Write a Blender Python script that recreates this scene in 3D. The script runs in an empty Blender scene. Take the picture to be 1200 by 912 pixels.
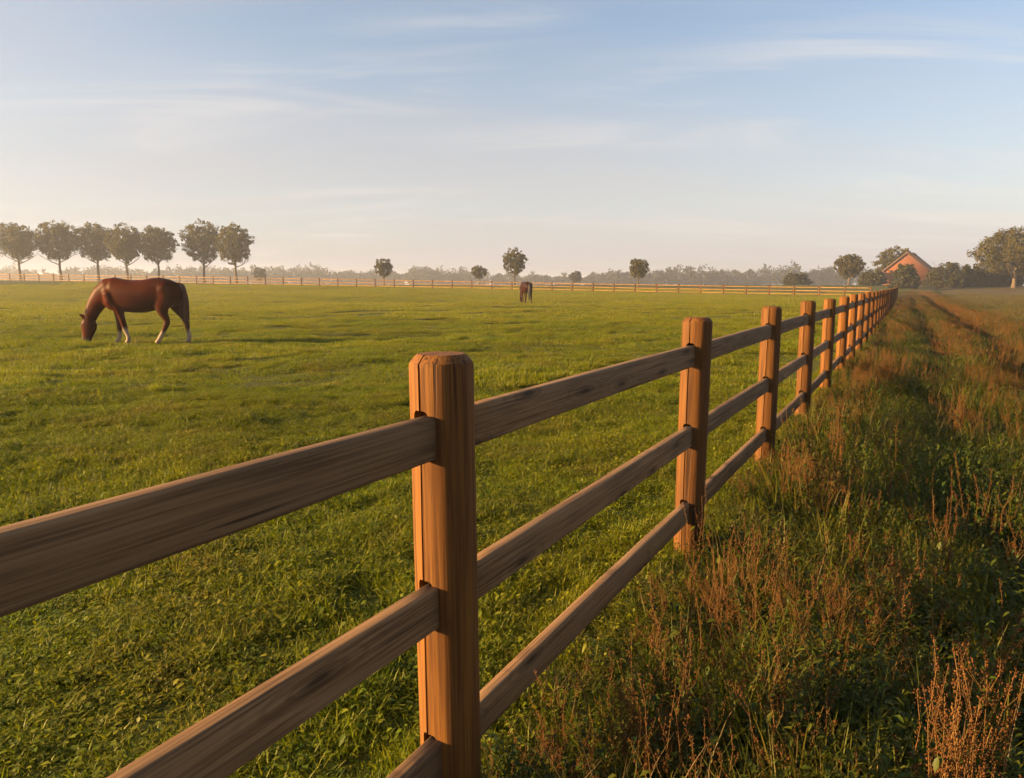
import bpy, bmesh, math, random
import numpy as np
from mathutils import Vector, Matrix

R = math.radians
sc = bpy.context.scene
COL = sc.collection

# ------------------------------------------------------------------ camera
cam_d = bpy.data.cameras.new('camera')
cam_d.sensor_width = 36.0
cam_d.lens = 36.0 * 850 / 1200
cam_d.clip_start = 0.05
cam_d.clip_end = 5000
cam = bpy.data.objects.new('camera', cam_d)
COL.objects.link(cam)
cam.location = (0, 0, 1.45)
cam.rotation_euler = (R(90 - 8.10), 0, 0)
sc.camera = cam

# ------------------------------------------------------------------ light
SUN_EL, SUN_AZ = 14.0, 10.0        # elevation; degrees behind the picture plane (sun is on the left)
world = bpy.data.worlds.new('World')
sc.world = world
world.use_nodes = True
wt = world.node_tree
wn, wl = wt.nodes, wt.links
wn.clear()
w_out = wn.new('ShaderNodeOutputWorld')
w_bg = wn.new('ShaderNodeBackground')
w_sky = wn.new('ShaderNodeTexSky')
w_sky.sky_type = 'NISHITA'
w_sky.sun_disc = False
w_sky.sun_elevation = R(SUN_EL)
w_sky.sun_rotation = R(-(90 + SUN_AZ))
w_sky.air_density = 1.0
w_sky.dust_density = 1.6
w_sky.ozone_density = 1.9
w_bg.inputs['Strength'].default_value = 0.052
# thin high cloud: direction projected on a plane overhead, stretched noise
tc = wn.new('ShaderNodeTexCoord')
sep = wn.new('ShaderNodeSeparateXYZ'); wl.new(tc.outputs['Generated'], sep.inputs[0])
def wmath(op, a, b=None, clamp=False):
    m = wn.new('ShaderNodeMath'); m.operation = op; m.use_clamp = clamp
    for i, v in enumerate((a, b)):
        if v is None: continue
        if isinstance(v, (int, float)): m.inputs[i].default_value = v
        else: wl.new(v, m.inputs[i])
    return m.outputs[0]
zc = wmath('MAXIMUM', sep.outputs[2], 0.0)
zz = wmath('ADD', zc, 0.13)
cx = wmath('DIVIDE', sep.outputs[0], zz)
cy = wmath('DIVIDE', sep.outputs[1], zz)
comb = wn.new('ShaderNodeCombineXYZ')
wl.new(cx, comb.inputs[0]); wl.new(cy, comb.inputs[1])
def wnoise(loc, rot, scale, nscale, detail, rough, dist):
    mp = wn.new('ShaderNodeMapping')
    mp.inputs['Location'].default_value = loc
    mp.inputs['Rotation'].default_value = (0, 0, R(rot))
    mp.inputs['Scale'].default_value = scale
    wl.new(comb.outputs[0], mp.inputs[0])
    n = wn.new('ShaderNodeTexNoise')
    n.inputs['Scale'].default_value = nscale
    n.inputs['Detail'].default_value = detail
    n.inputs['Roughness'].default_value = rough
    n.inputs['Distortion'].default_value = dist
    wl.new(mp.outputs[0], n.inputs['Vector'])
    return n.outputs['Fac']
CLB = 2.75
def wramp(v, a, b, lo=0.0, hi=1.0):
    m = wn.new('ShaderNodeMapRange'); m.interpolation_type = 'SMOOTHSTEP'
    m.inputs['From Min'].default_value = a; m.inputs['From Max'].default_value = b
    m.inputs['To Min'].default_value = lo; m.inputs['To Max'].default_value = hi
    wl.new(v, m.inputs['Value'])
    return m.outputs[0]
n1 = wnoise((1.1, 2.6, 0), 6, (0.42, 1.5, 1), 1.15, 7, 0.60, 1.3)
n2 = wnoise((1.7, 4.64, 0), -10, (0.6, 1.2, 1), 0.55, 2, 0.5, 0.2)
wisp = wmath('MULTIPLY', wramp(n1, 0.44, 0.72), wramp(n2, 0.42, 0.60))
veil = wnoise((7.3, 2.2, 0), 4, (0.35, 1.0, 1), 0.7, 4, 0.55, 0.5)
veil_f = wramp(veil, 0.28, 0.78, 0.14, 0.46)
low = wramp(sep.outputs[2], 0.0, 0.36, 0.62, 0.0)      # a veil of high cloud looks denser towards the horizon
cl = wmath('ADD', veil_f, low, clamp=True)
# cloud colour: half the sky's own brightness, half an even sunlit white
w_bw = wn.new('ShaderNodeRGBToBW'); wl.new(w_sky.outputs[0], w_bw.inputs[0])
w_tint = wn.new('ShaderNodeMixRGB'); w_tint.blend_type = 'MULTIPLY'; w_tint.inputs[0].default_value = 1.0
wl.new(w_bw.outputs[0], w_tint.inputs[1]); w_tint.inputs[2].default_value = (1.10, 1.0, 0.90, 1)
w_even = wn.new('ShaderNodeMixRGB'); w_even.inputs[0].default_value = 0.70
wl.new(w_tint.outputs[0], w_even.inputs[1]); w_even.inputs[2].default_value = (CLB * 1.05, CLB * 0.965, CLB * 0.965, 1)
w_mix = wn.new('ShaderNodeMixRGB'); wl.new(cl, w_mix.inputs[0])
wl.new(w_sky.outputs[0], w_mix.inputs[1]); wl.new(w_even.outputs[0], w_mix.inputs[2])
w_wisp = wn.new('ShaderNodeMixRGB'); wl.new(wmath('MULTIPLY', wisp, 0.52), w_wisp.inputs[0])
wl.new(w_mix.outputs[0], w_wisp.inputs[1]); w_wisp.inputs[2].default_value = (CLB * 1.42, CLB * 1.31, CLB * 1.20, 1)
wl.new(w_wisp.outputs[0], w_bg.inputs['Color'])
wl.new(w_bg.outputs[0], w_out.inputs['Surface'])

sun_d = bpy.data.lights.new('sun', 'SUN')
sun_d.energy = 5.0
sun_d.angle = R(0.6)
sun_d.color = (1.0, 0.61, 0.25)
sun = bpy.data.objects.new('sun', sun_d)
COL.objects.link(sun)
a_, e_ = R(SUN_AZ), R(SUN_EL)
travel = Vector((math.cos(a_) * math.cos(e_), math.sin(a_) * math.cos(e_), -math.sin(e_)))
sun.rotation_euler = travel.to_track_quat('-Z', 'Y').to_euler()
sun.location = (-60, -15, 20)

vs = sc.view_settings
vs.view_transform = 'Standard'
vs.look = 'None'
vs.exposure = 2.2
vs.gamma = 1.0
vs.use_curve_mapping = False
cy_ = sc.cycles
cy_.use_denoising = True
cy_.max_bounces = 5
cy_.diffuse_bounces = 3
cy_.glossy_bounces = 2
cy_.transmission_bounces = 3
cy_.volume_bounces = 0
cy_.sample_clamp_indirect = 6.0
cy_.use_adaptive_sampling = True
cy_.adaptive_threshold = 0.03

# ------------------------------------------------------------------ helpers
def tag(o, label=None, cat=None, group=None, kind=None):
    if label: o['label'] = label
    if cat: o['category'] = cat
    if group: o['group'] = group
    if kind: o['kind'] = kind
    return o
def empty(name, loc=(0, 0, 0), rz=0.0):
    o = bpy.data.objects.new(name, None)
    o.empty_display_size = 0.2
    COL.objects.link(o)
    o.location = loc
    o.rotation_euler = (0, 0, rz)
    return o
def mesh_obj(name, me, parent=None, link=True):
    o = bpy.data.objects.new(name, me)
    if link: COL.objects.link(o)
    if parent: o.parent = parent
    return o
def np_mesh(name, verts, loops, starts, totals, mat=None, smooth=False, attrs=None):
    me = bpy.data.meshes.new(name)
    verts = np.asarray(verts, dtype=np.float32)
    me.vertices.add(len(verts)); me.vertices.foreach_set('co', verts.ravel())
    loops = np.asarray(loops, dtype=np.int32)
    me.loops.add(len(loops)); me.loops.foreach_set('vertex_index', loops)
    me.polygons.add(len(starts))
    me.polygons.foreach_set('loop_start', np.asarray(starts, dtype=np.int32))
    me.polygons.foreach_set('loop_total', np.asarray(totals, dtype=np.int32))
    if smooth: me.polygons.foreach_set('use_smooth', np.ones(len(starts), dtype=bool))
    if attrs:
        for k, (typ, dat) in attrs.items():
            at = me.attributes.new(k, typ, 'POINT')
            key = {'FLOAT': 'value', 'INT': 'value', 'FLOAT_VECTOR': 'vector', 'FLOAT_COLOR': 'color'}[typ]
            at.data.foreach_set(key, np.ascontiguousarray(dat).ravel())
    me.update(calc_edges=True)
    me.validate()
    if mat: me.materials.append(mat)
    return me
def py_mesh(name, verts, faces, mat=None, smooth=False, attrs=None):
    loops, starts, totals = [], [], []
    for f in faces:
        starts.append(len(loops)); totals.append(len(f)); loops.extend(f)
    return np_mesh(name, verts, loops, starts, totals, mat, smooth, attrs)
def quads_mesh(name, Q, mat=None, attrs=None):
    """Q: (n,4,3)"""
    n = len(Q)
    return np_mesh(name, Q.reshape(-1, 3), np.arange(n * 4), np.arange(n) * 4, np.full(n, 4), mat, False, attrs)

def _hash(ix, iy, seed):
    h = (ix.astype(np.int64) * 374761393 + iy.astype(np.int64) * 668265263 + seed * 1442695041) & 0xffffffff
    h = ((h ^ (h >> 13)) * 1274126177) & 0xffffffff
    h = h ^ (h >> 16)
    return (h & 0xffffff) / float(0xffffff)
def vnoise(x, y, seed=0):
    x = np.asarray(x, float); y = np.asarray(y, float)
    ix, iy = np.floor(x), np.floor(y)
    fx, fy = x - ix, y - iy
    fx = fx * fx * (3 - 2 * fx); fy = fy * fy * (3 - 2 * fy)
    ix = ix.astype(np.int64); iy = iy.astype(np.int64)
    a = _hash(ix, iy, seed); b = _hash(ix + 1, iy, seed)
    c = _hash(ix, iy + 1, seed); d = _hash(ix + 1, iy + 1, seed)
    return (a * (1 - fx) + b * fx) * (1 - fy) + (c * (1 - fx) + d * fx) * fy
def fbm(x, y, seed=0, oct=3):
    s, a, t = 0.0, 1.0, 0.0
    for k in range(oct):
        s = s + a * vnoise(x * 2 ** k, y * 2 ** k, seed + 17 * k); t += a; a *= 0.5
    return s / t
def sstep(a, b, x):
    t = np.clip((np.asarray(x, float) - a) / (b - a), 0, 1)
    return t * t * (3 - 2 * t)

# fence line frame: u along the fence, v to its right
FA = R(28.85)
P1 = np.array([-0.157, 1.739])
DV = np.array([math.sin(FA), math.cos(FA)])
NV = np.array([math.cos(FA), -math.sin(FA)])
def to_uv(x, y):
    return (x - P1[0]) * DV[0] + (y - P1[1]) * DV[1], (x - P1[0]) * NV[0] + (y - P1[1]) * NV[1]
def to_xy(u, v):
    return P1[0] + u * DV[0] + v * NV[0], P1[1] + u * DV[1] + v * NV[1]
def hz(x, y):
    """ground height"""
    x = np.asarray(x, float); y = np.asarray(y, float)
    u, v = to_uv(x, y)
    A = np.clip(0.84 - 0.0165 * x, -0.2, 2.6)
    z = sstep(55, 112, y) * A + sstep(92, 150, y) * np.maximum(0, 1.6 - A)
    near = 1 - sstep(40, 90, np.hypot(x, y))
    past = 1 - sstep(-0.3, 0.2, v)
    z = z + near * past * (0.27 * (fbm(x * 0.30, y * 0.5, 5, 3) - 0.5) + 0.05 * (vnoise(x * 1.3, y * 2.2, 9) - 0.5)) * sstep(0.2, 1.5, np.abs(v))
    verge = sstep(0.2, 0.7, v) * (1 - sstep(3.4, 4.2, v))
    z = z + near * verge * 0.09 * (fbm(x * 0.9, y * 0.9, 21, 2) - 0.4)
    # bank and shallow ditch, then the lower field
    z = z - sstep(3.4, 5.0, v) * 0.26 + sstep(5.2, 8.5, v) * 0.12
    return z
def hz1(x, y): return float(hz(np.array([x]), np.array([y]))[0])

# ------------------------------------------------------------------ node material helpers
class NT:
    def __init__(self, name):
        self.m = bpy.data.materials.new(name)
        self.m.use_nodes = True
        self.t = self.m.node_tree
        self.n = self.t.nodes
        self.n.clear()
        self.out = self.n.new('ShaderNodeOutputMaterial')
    def link(self, a, b): self.t.links.new(a, b)
    def node(self, typ, **kw):
        nd = self.n.new(typ)
        for k, v in kw.items(): setattr(nd, k, v)
        return nd
    def put(self, sock, v):
        if isinstance(v, bpy.types.NodeSocket): self.link(v, sock)
        else: sock.default_value = v
    def math(self, op, a, b=0.0, clamp=False):
        m = self.node('ShaderNodeMath', operation=op, use_clamp=clamp)
        self.put(m.inputs[0], a); self.put(m.inputs[1], b)
        return m.outputs[0]
    def noise(self, vec, scale, detail=3, rough=0.5, dist=0.0):
        n = self.node('ShaderNodeTexNoise')
        if vec is not None: self.link(vec, n.inputs['Vector'])
        n.inputs['Scale'].default_value = scale
        n.inputs['Detail'].default_value = detail
        n.inputs['Roughness'].default_value = rough
        n.inputs['Distortion'].default_value = dist
        return n.outputs['Fac']
    def mapping(self, vec, scale=(1, 1, 1), loc=(0, 0, 0), rot=(0, 0, 0)):
        m = self.node('ShaderNodeMapping')
        self.link(vec, m.inputs[0])
        self.put(m.inputs['Location'], loc); self.put(m.inputs['Scale'], scale); self.put(m.inputs['Rotation'], rot)
        return m.outputs[0]
    def ramp(self, v, pts):
        r = self.node('ShaderNodeValToRGB')
        self.link(v, r.inputs[0])
        el = r.color_ramp.elements
        while len(el) < len(pts): el.new(0.5)
        for e, (p, c) in zip(el, pts):
            e.position = p
            e.color = (c, c, c, 1) if isinstance(c, (int, float)) else (*c, 1)
        return r.outputs[0]
    def mix(self, f, a, b, mode='MIX'):
        m = self.node('ShaderNodeMixRGB', blend_type=mode)
        self.put(m.inputs[0], f)
        self.put(m.inputs[1], a if not isinstance(a, tuple) else (*a, 1))
        self.put(m.inputs[2], b if not isinstance(b, tuple) else (*b, 1))
        return m.outputs[0]
    def mrange(self, v, a, b, lo=0.0, hi=1.0):
        m = self.node('ShaderNodeMapRange')
        self.link(v, m.inputs['Value'])
        for k, x in (('From Min', a), ('From Max', b), ('To Min', lo), ('To Max', hi)): m.inputs[k].default_value = x
        return m.outputs[0]
    def coord(self, which='Object'): return self.node('ShaderNodeTexCoord').outputs[which]
    def pos(self): return self.node('ShaderNodeNewGeometry').outputs['Position']
    def rand(self): return self.node('ShaderNodeObjectInfo').outputs['Random']
    def attr(self, name, out='Color'):
        a = self.node('ShaderNodeAttribute'); a.attribute_name = name
        return a.outputs[out]
    def bump(self, h, strength=0.3, dist=0.01):
        b = self.node('ShaderNodeBump')
        b.inputs['Strength'].default_value = strength
        b.inputs['Distance'].default_value = dist
        self.link(h, b.inputs['Height'])
        return b.outputs[0]
    def principled(self, col, rough=0.7, spec=0.3, normal=None):
        p = self.node('ShaderNodeBsdfPrincipled')
        self.put(p.inputs['Base Color'], col if not isinstance(col, tuple) else (*col, 1))
        self.put(p.inputs['Roughness'], rough)
        self.put(p.inputs['Specular IOR Level'], spec)
        if normal is not None: self.link(normal, p.inputs['Normal'])
        return p.outputs[0]
    def finish(self, s):
        self.link(s, self.out.inputs['Surface'])
        return self.m

def leaf_mat(name, c1, c2, c3, trans=0.35, pscale=0.6, rough=0.55, spec=0.25, dry=None, rv=0.0):
    """foliage: colour varies from plant to plant, blade to blade and in broad patches"""
    t = NT(name)
    c1, c2, c3 = (tuple(q * 0.62 for q in c) for c in (c1, c2, c3))
    if dry: dry = tuple(q * 0.62 for q in dry)
    pn = t.noise(t.pos(), pscale, 3, 0.6)
    pb = t.noise(t.mapping(t.pos(), (1, 2.2, 1)), pscale * 0.22, 3, 0.6)
    patch = t.mrange(t.math('ADD', t.math('MULTIPLY', pn, 0.6), t.math('MULTIPLY', pb, 0.4)), 0.38, 0.62)
    sepc = t.node('ShaderNodeSeparateColor'); t.link(t.attr('bl'), sepc.inputs[0])
    base = t.mix(patch, c1, c2)
    base = t.mix(t.math('MULTIPLY', sepc.outputs[1], 0.75), base, c3)
    if dry:
        dn = t.mrange(t.noise(t.pos(), pscale * 2.3, 3, 0.6), 0.5, 0.72)
        df = t.math('MULTIPLY', dn, t.mrange(sepc.outputs[2], 0.35, 0.75))
        base = t.mix(df, base, dry)
    hsv = t.node('ShaderNodeHueSaturation')
    t.link(base, hsv.inputs['Color'])
    t.link(t.math('ADD', t.math('MULTIPLY', sepc.outputs[0], rv), t.math('ADD', t.math('MULTIPLY', sepc.outputs[2], 0.5), 0.75 - rv / 2)), hsv.inputs['Value'])
    d = t.principled(hsv.outputs[0], rough, spec)
    tr = t.node('ShaderNodeBsdfTranslucent'); t.link(hsv.outputs[0], tr.inputs[0])
    mx = t.node('ShaderNodeMixShader'); mx.inputs[0].default_value = trans
    t.link(d, mx.inputs[1]); t.link(tr.outputs[0], mx.inputs[2])
    return t.finish(mx.outputs[0])

# ------------------------------------------------------------------ materials
def ground_mat(name, c1, c2, c3, s1=0.35, s2=6.0, bump=0.5):
    t = NT(name)
    c1, c2, c3 = (tuple(q * 0.68 for q in c) for c in (c1, c2, c3))
    p = t.pos()
    a = t.mrange(t.noise(p, s1, 4, 0.6), 0.3, 0.7)
    b = t.mrange(t.noise(t.mapping(p, (1, 1.6, 1)), s2, 5, 0.65), 0.3, 0.7)
    col = t.mix(a, c1, c2)
    col = t.mix(t.math('MULTIPLY', b, 0.6), col, c3)
    h = t.noise(p, 9.0, 6, 0.7)
    return t.finish(t.principled(col, 0.9, 0.1, t.bump(h, bump, 0.08)))
M = {}
M['pasture'] = ground_mat('pasture_soil_and_grass', (0.075, 0.095, 0.010), (0.10, 0.10, 0.014), (0.055, 0.065, 0.009))
M['verge'] = ground_mat('verge_soil_and_litter', (0.075, 0.085, 0.018), (0.10, 0.082, 0.025), (0.05, 0.05, 0.016), 0.8, 7)
M['field'] = ground_mat('rough_field', (0.10, 0.09, 0.03), (0.13, 0.085, 0.04), (0.065, 0.065, 0.022), 0.08, 2.0)
M['grass'] = leaf_mat('pasture_grass_blades', (0.10, 0.20, 0.003), (0.235, 0.265, 0.005), (0.33, 0.315, 0.009), 0.5, 0.45, dry=(0.33, 0.25, 0.035))
M['grass_far'] = leaf_mat('pasture_grass_clumps', (0.16, 0.225, 0.004), (0.27, 0.285, 0.006), (0.34, 0.32, 0.010), 0.5, 0.25, dry=(0.36, 0.28, 0.035))
M['vgrass'] = leaf_mat('verge_grass_blades', (0.055, 0.115, 0.004), (0.14, 0.16, 0.007), (0.20, 0.185, 0.013), 0.45, 0.9, dry=(0.21, 0.13, 0.035))
M['vleaf'] = leaf_mat('verge_weed_leaves', (0.030, 0.075, 0.004), (0.078, 0.11, 0.006), (0.125, 0.13, 0.009), 0.40, 1.1)
M['dry'] = leaf_mat('dry_weed_stalks', (0.17, 0.078, 0.024), (0.24, 0.13, 0.040), (0.31, 0.19, 0.066), 0.25, 1.3, 0.7, 0.15)
M['rust'] = leaf_mat('rust_red_seed_heads', (0.16, 0.052, 0.017), (0.22, 0.090, 0.028), (0.27, 0.135, 0.046), 0.30, 1.3, 0.8, 0.1)
M['straw'] = leaf_mat('straw_grass_blades', (0.20, 0.12, 0.05), (0.25, 0.17, 0.07), (0.17, 0.13, 0.05), 0.35, 0.9)
M['fieldgrass'] = leaf_mat('rough_field_grass', (0.11, 0.105, 0.022), (0.17, 0.11, 0.035), (0.10, 0.105, 0.018), 0.35, 0.12)
M['leaf_a'] = leaf_mat('tree_leaves', (0.072, 0.078, 0.007), (0.110, 0.095, 0.009), (0.14, 0.105, 0.011), 0.38, 0.35)
M['leaf_b'] = leaf_mat('hedge_leaves', (0.042, 0.055, 0.010), (0.062, 0.062, 0.011), (0.08, 0.068, 0.014), 0.30, 0.35)
M['wood_far'] = leaf_mat('far_wood_leaves', (0.020, 0.032, 0.022), (0.027, 0.037, 0.025), (0.034, 0.040, 0.027), 0.2, 0.03)

def bark():
    t = NT('bark')
    p = t.mapping(t.coord(), (6, 6, 1.2))
    n = t.noise(p, 2.0, 5, 0.65)
    return t.finish(t.principled(t.ramp(n, [(0.3, (0.05, 0.038, 0.025)), (0.7, (0.14, 0.105, 0.07))]), 0.9, 0.1, t.bump(n, 0.6, 0.05)))
M['bark'] = bark()

def wood_mat(name, dark, mid, light, axis='X', rough=0.72, ring=9.0, grey=None, knots=True):
    """sawn softwood: long grain, arched growth figures, knots, a little weathering"""
    t = NT(name)
    oi = t.node('ShaderNodeObjectInfo')
    off = t.node('ShaderNodeCombineXYZ')
    t.link(t.math('MULTIPLY', oi.outputs['Random'], 37.0), off.inputs[0])
    t.link(t.math('MULTIPLY', oi.outputs['Random'], 11.0), off.inputs[1])
    t.link(t.math('MULTIPLY', oi.outputs['Random'], 23.0), off.inputs[2])
    add = t.node('ShaderNodeVectorMath', operation='ADD')
    t.link(t.coord(), add.inputs[0]); t.link(off.outputs[0], add.inputs[1])
    v = add.outputs[0]
    st = (0.55, 7.0, 7.0) if axis == 'X' else (7.0, 7.0, 0.55)
    fine_s = (2.6, 150.0, 150.0) if axis == 'X' else (150.0, 150.0, 2.6)
    big = t.noise(t.mapping(v, st), 1.0, 2, 0.5, 0.35)
    rings = t.math('SINE', t.math('MULTIPLY', big, ring * 6.28))
    rings = t.mrange(rings, -0.6, 1.0)
    fine = t.noise(t.mapping(v, fine_s), 1.0, 4, 0.6)
    mottle = t.noise(t.mapping(v, (1.2, 5, 5) if axis == 'X' else (5, 5, 1.2)), 1.5, 3, 0.6)
    col = t.mix(t.math('MULTIPLY', rings, 0.55 if axis == 'X' else 0.38), mid, dark)
    col = t.mix(t.mrange(fine, 0.45, 0.75), col, light)
    col = t.mix(t.math('MULTIPLY', t.mrange(fine, 0.50, 0.34), 0.62), col, dark)
    if grey:
        col = t.mix(t.math('MULTIPLY', t.mrange(mottle, 0.4, 0.7), 0.55), col, grey)
    else:
        col = t.mix(t.math('MULTIPLY', t.mrange(mottle, 0.5, 0.75), 0.45), col, dark)
    if knots:
        vo = t.node('ShaderNodeTexVoronoi')
        if axis == 'X':
            vo.voronoi_dimensions = '2D'
            sx = t.node('ShaderNodeSeparateXYZ'); t.link(v, sx.inputs[0])
            cx2 = t.node('ShaderNodeCombineXYZ')
            t.link(t.math('MULTIPLY', sx.outputs[0], 2.4), cx2.inputs[0]); t.link(t.math('MULTIPLY', sx.outputs[2], 11.0), cx2.inputs[1])
            t.link(cx2.outputs[0], vo.inputs['Vector'])
            vo.inputs['Scale'].default_value = 1.0
            kd = t.math('ADD', vo.outputs['Distance'], t.math('MULTIPLY', fine, 0.10))
            vc = t.node('ShaderNodeSeparateColor'); t.link(vo.outputs['Color'], vc.inputs[0])
            some = t.mrange(vc.outputs[0], 0.52, 0.60)
            kf = t.math('MULTIPLY', t.mrange(kd, 0.24, 0.10), some)
            halo = t.mrange(t.math('SINE', t.math('MULTIPLY', vo.outputs['Distance'], 42.0)), 0.1, 1.0)
            halo = t.math('MULTIPLY', halo, t.math('MULTIPLY', some, t.mrange(vo.outputs['Distance'], 0.62, 0.15)))
            col = t.mix(t.math('MULTIPLY', halo, 0.42), col, dark)
        else:
            t.link(t.mapping(v, (9, 9, 1.6)), vo.inputs['Vector'])
            vo.inputs['Scale'].default_value = 0.62
            kf = t.mrange(vo.outputs['Distance'], 0.20, 0.06)
        col = t.mix(t.math('MULTIPLY', kf, 0.75), col, tuple(c * 0.4 for c in dark))
    # thin weather checks along the grain
    chk = t.noise(t.mapping(v, (1.1, 60, 60) if axis == 'X' else (60, 60, 1.1)), 1.0, 2, 0.5)
    cf = t.mrange(chk, *((0.66, 0.72) if axis == 'X' else (0.62, 0.68)))
    col = t.mix(t.math('MULTIPLY', cf, 0.75), col, tuple(c * 0.3 for c in dark))
    hv = t.node('ShaderNodeHueSaturation'); t.link(col, hv.inputs['Color'])
    t.link(t.math('ADD', t.math('MULTIPLY', oi.outputs['Random'], 0.36), 0.82), hv.inputs['Value'])
    col = hv.outputs[0]
    h = t.math('ADD', t.math('MULTIPLY', fine, 0.6), t.math('ADD', t.math('MULTIPLY', rings, 0.25), t.math('MULTIPLY', cf, -0.8)))
    nrm = t.bump(h, 0.45, 0.0035)
    return t.finish(t.principled(col, rough, 0.25, nrm))
M['post'] = wood_mat('post_softwood', (0.040, 0.014, 0.0025), (0.115, 0.045, 0.0065), (0.16, 0.068, 0.010), 'Z', 0.74, 3.4)
M['rail_far'] = wood_mat('rail_sunlit_softwood', (0.18, 0.09, 0.02), (0.34, 0.185, 0.045), (0.42, 0.25, 0.068), 'X', 0.7, 6.0)  # sunlit brightness of the far rails put into a lighter wood colour
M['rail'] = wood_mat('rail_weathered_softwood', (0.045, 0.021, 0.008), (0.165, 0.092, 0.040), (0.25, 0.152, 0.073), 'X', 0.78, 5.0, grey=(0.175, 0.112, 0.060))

# ------------------------------------------------------------------ ground
def axis_lines(lo, hi, fine_lo, fine_hi, step, grow):
    pos = list(np.arange(fine_lo, fine_hi + 1e-6, step))
    s = step
    while pos[-1] < hi:
        s *= grow; pos.append(min(hi, pos[-1] + s))
    s = step
    neg = [fine_lo]
    while neg[-1] > lo:
        s *= grow; neg.append(max(lo, neg[-1] - s))
    return np.array(sorted(set(neg[1:] + pos)))
EXT = 950.0
us = axis_lines(-EXT, EXT, -4.0, 26.0, 0.25, 1.05)
v_past = np.concatenate([axis_lines(-EXT, 0, -26, 0, 0.25, 1.06)])
v_past[-1] = 0.0
v_verge = np.linspace(0, 4.8, 25)
v_field = np.concatenate([[4.8], 4.8 + np.cumsum(np.minimum(0.35 * 1.09 ** np.arange(70), 80))])
v_field = v_field[v_field < EXT]; v_field = np.append(v_field, EXT)
def ground_piece(name, vv, mat, label):
    U, V = np.meshgrid(us, vv, indexing='ij')
    X, Y = to_xy(U, V)
    Z = hz(X, Y)
    n, m = U.shape
    idx = np.arange(n * m).reshape(n, m)
    q = np.stack([idx[:-1, :-1], idx[1:, :-1], idx[1:, 1:], idx[:-1, 1:]], -1).reshape(-1, 4)[:, ::-1]
    k = len(q)
    me = np_mesh(name, np.stack([X, Y, Z], -1).reshape(-1, 3), q.ravel(), np.arange(k) * 4, np.full(k, 4), mat, True)
    return tag(mesh_obj(name, me), label, None, None, 'structure')
ground_piece('pasture', v_past, M['pasture'], 'green grazed pasture left of the wooden fence')
ground_piece('verge', v_verge, M['verge'], 'overgrown strip of ground right of the wooden fence')
ground_piece('rough_field', v_field, M['field'], 'dull brown and green field at the far right')

# ------------------------------------------------------------------ grass and weeds (uncountable ground cover)
rng = np.random.default_rng(7)
class Geo:
    """vertex / face / blade-colour lists with a material slot per face"""
    def __init__(self): self.V, self.F, self.A, self.S = [], [], [], []
    def mesh(self, name, mats, smooth=False):
        me = py_mesh(name, self.V, self.F, mats[0], smooth, {'bl': ('FLOAT_COLOR', np.array(self.A, dtype=np.float32))})
        for m in mats[1:]: me.materials.append(m)
        if len(mats) > 1: me.polygons.foreach_set('material_index', np.array(self.S, dtype=np.int32))
        return me
    def add(self, g, off=(0, 0, 0), rz=0.0, sc_=1.0, tx=0.0, ty=0.0):
        M3 = Matrix.Rotation(tx, 3, 'X') @ Matrix.Rotation(ty, 3, 'Y') @ Matrix.Rotation(rz, 3, 'Z')
        P = (np.array(g.V) * sc_) @ np.array(M3).T + np.array(off)
        n = len(self.V)
        self.V.extend(P); self.A.extend(g.A); self.S.extend(g.S)
        self.F.extend([tuple(i + n for i in f) for f in g.F])
def blade(G, r, bx, by, az, h, w, ln, cu, segs, droop, slot):
    dx, dy = math.cos(az), math.sin(az)
    fa = az + math.pi / 2 + r.gauss(0, 0.5)
    px_, py_ = math.cos(fa), math.sin(fa)
    g = (r.random(), r.random())
    base = len(G.V)
    sl = math.sin(ln)
    for k in range(segs + 1):
        t = k / segs
        out = h * (sl * t + cu * 0.5 * t * t)
        z = h * t * math.cos((ln + cu * t) * 0.7) - droop * h * t * t
        x, y = bx + dx * out, by + dy * out
        if k == segs:
            G.V.append((x, y, z)); G.A.append((t, *g, 1))
        else:
            ww = w * (1 - t ** 1.8)
            G.V.append((x - px_ * ww, y - py_ * ww, z)); G.A.append((t, *g, 1))
            G.V.append((x + px_ * ww, y + py_ * ww, z)); G.A.append((t, *g, 1))
    for k in range(segs):
        b = base + 2 * k
        G.F.append((b, b + 1, b + 2) if k == segs - 1 else (b, b + 1, b + 3, b + 2)); G.S.append(slot)
def tuft_geo(n, radius, hmin, hmax, width, lean, curl, seed, segs=3, droop=0.0, slot=0):
    r = random.Random(seed); G = Geo()
    for i in range(n):
        rr = radius * math.sqrt(r.random()); th = r.random() * 6.283
        blade(G, r, rr * math.cos(th), rr * math.sin(th), th + r.gauss(0, 0.9), hmin + (hmax - hmin) * r.random() ** 1.3,
              width * (0.6 + 0.8 * r.random()) * 0.5, lean * r.random(), curl * (0.3 + r.random()), segs, droop, slot)
    return G
def leaf(G, r, c, la, tilt, L, W, t, slot):
    d = np.array([math.cos(la) * math.cos(tilt), math.sin(la) * math.cos(tilt), math.sin(tilt)])
    sd = np.array([-math.sin(la), math.cos(la), 0]) * W
    dn = np.array([0, 0, -L * 0.22]); up = np.array([0, 0, W * 0.45])
    g = (t, r.random(), r.random(), 1)
    b = len(G.V)
    G.V += [c, c + d * L * 0.30 + sd + up, c + d * L * 0.68 + sd * 0.75 + up * .6 + dn * .4, c + d * L + dn, c + d * L * 0.68 - sd * 0.75 + up * .6 + dn * .4, c + d * L * 0.30 - sd + up, c + d * L * 0.5]
    G.A += [g] * 7
    G.F += [(b, b + 1, b + 2, b + 6), (b + 6, b + 2, b + 3), (b + 6, b + 3, b + 4), (b, b + 6, b + 4, b + 5)]; G.S += [slot] * 4
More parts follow.
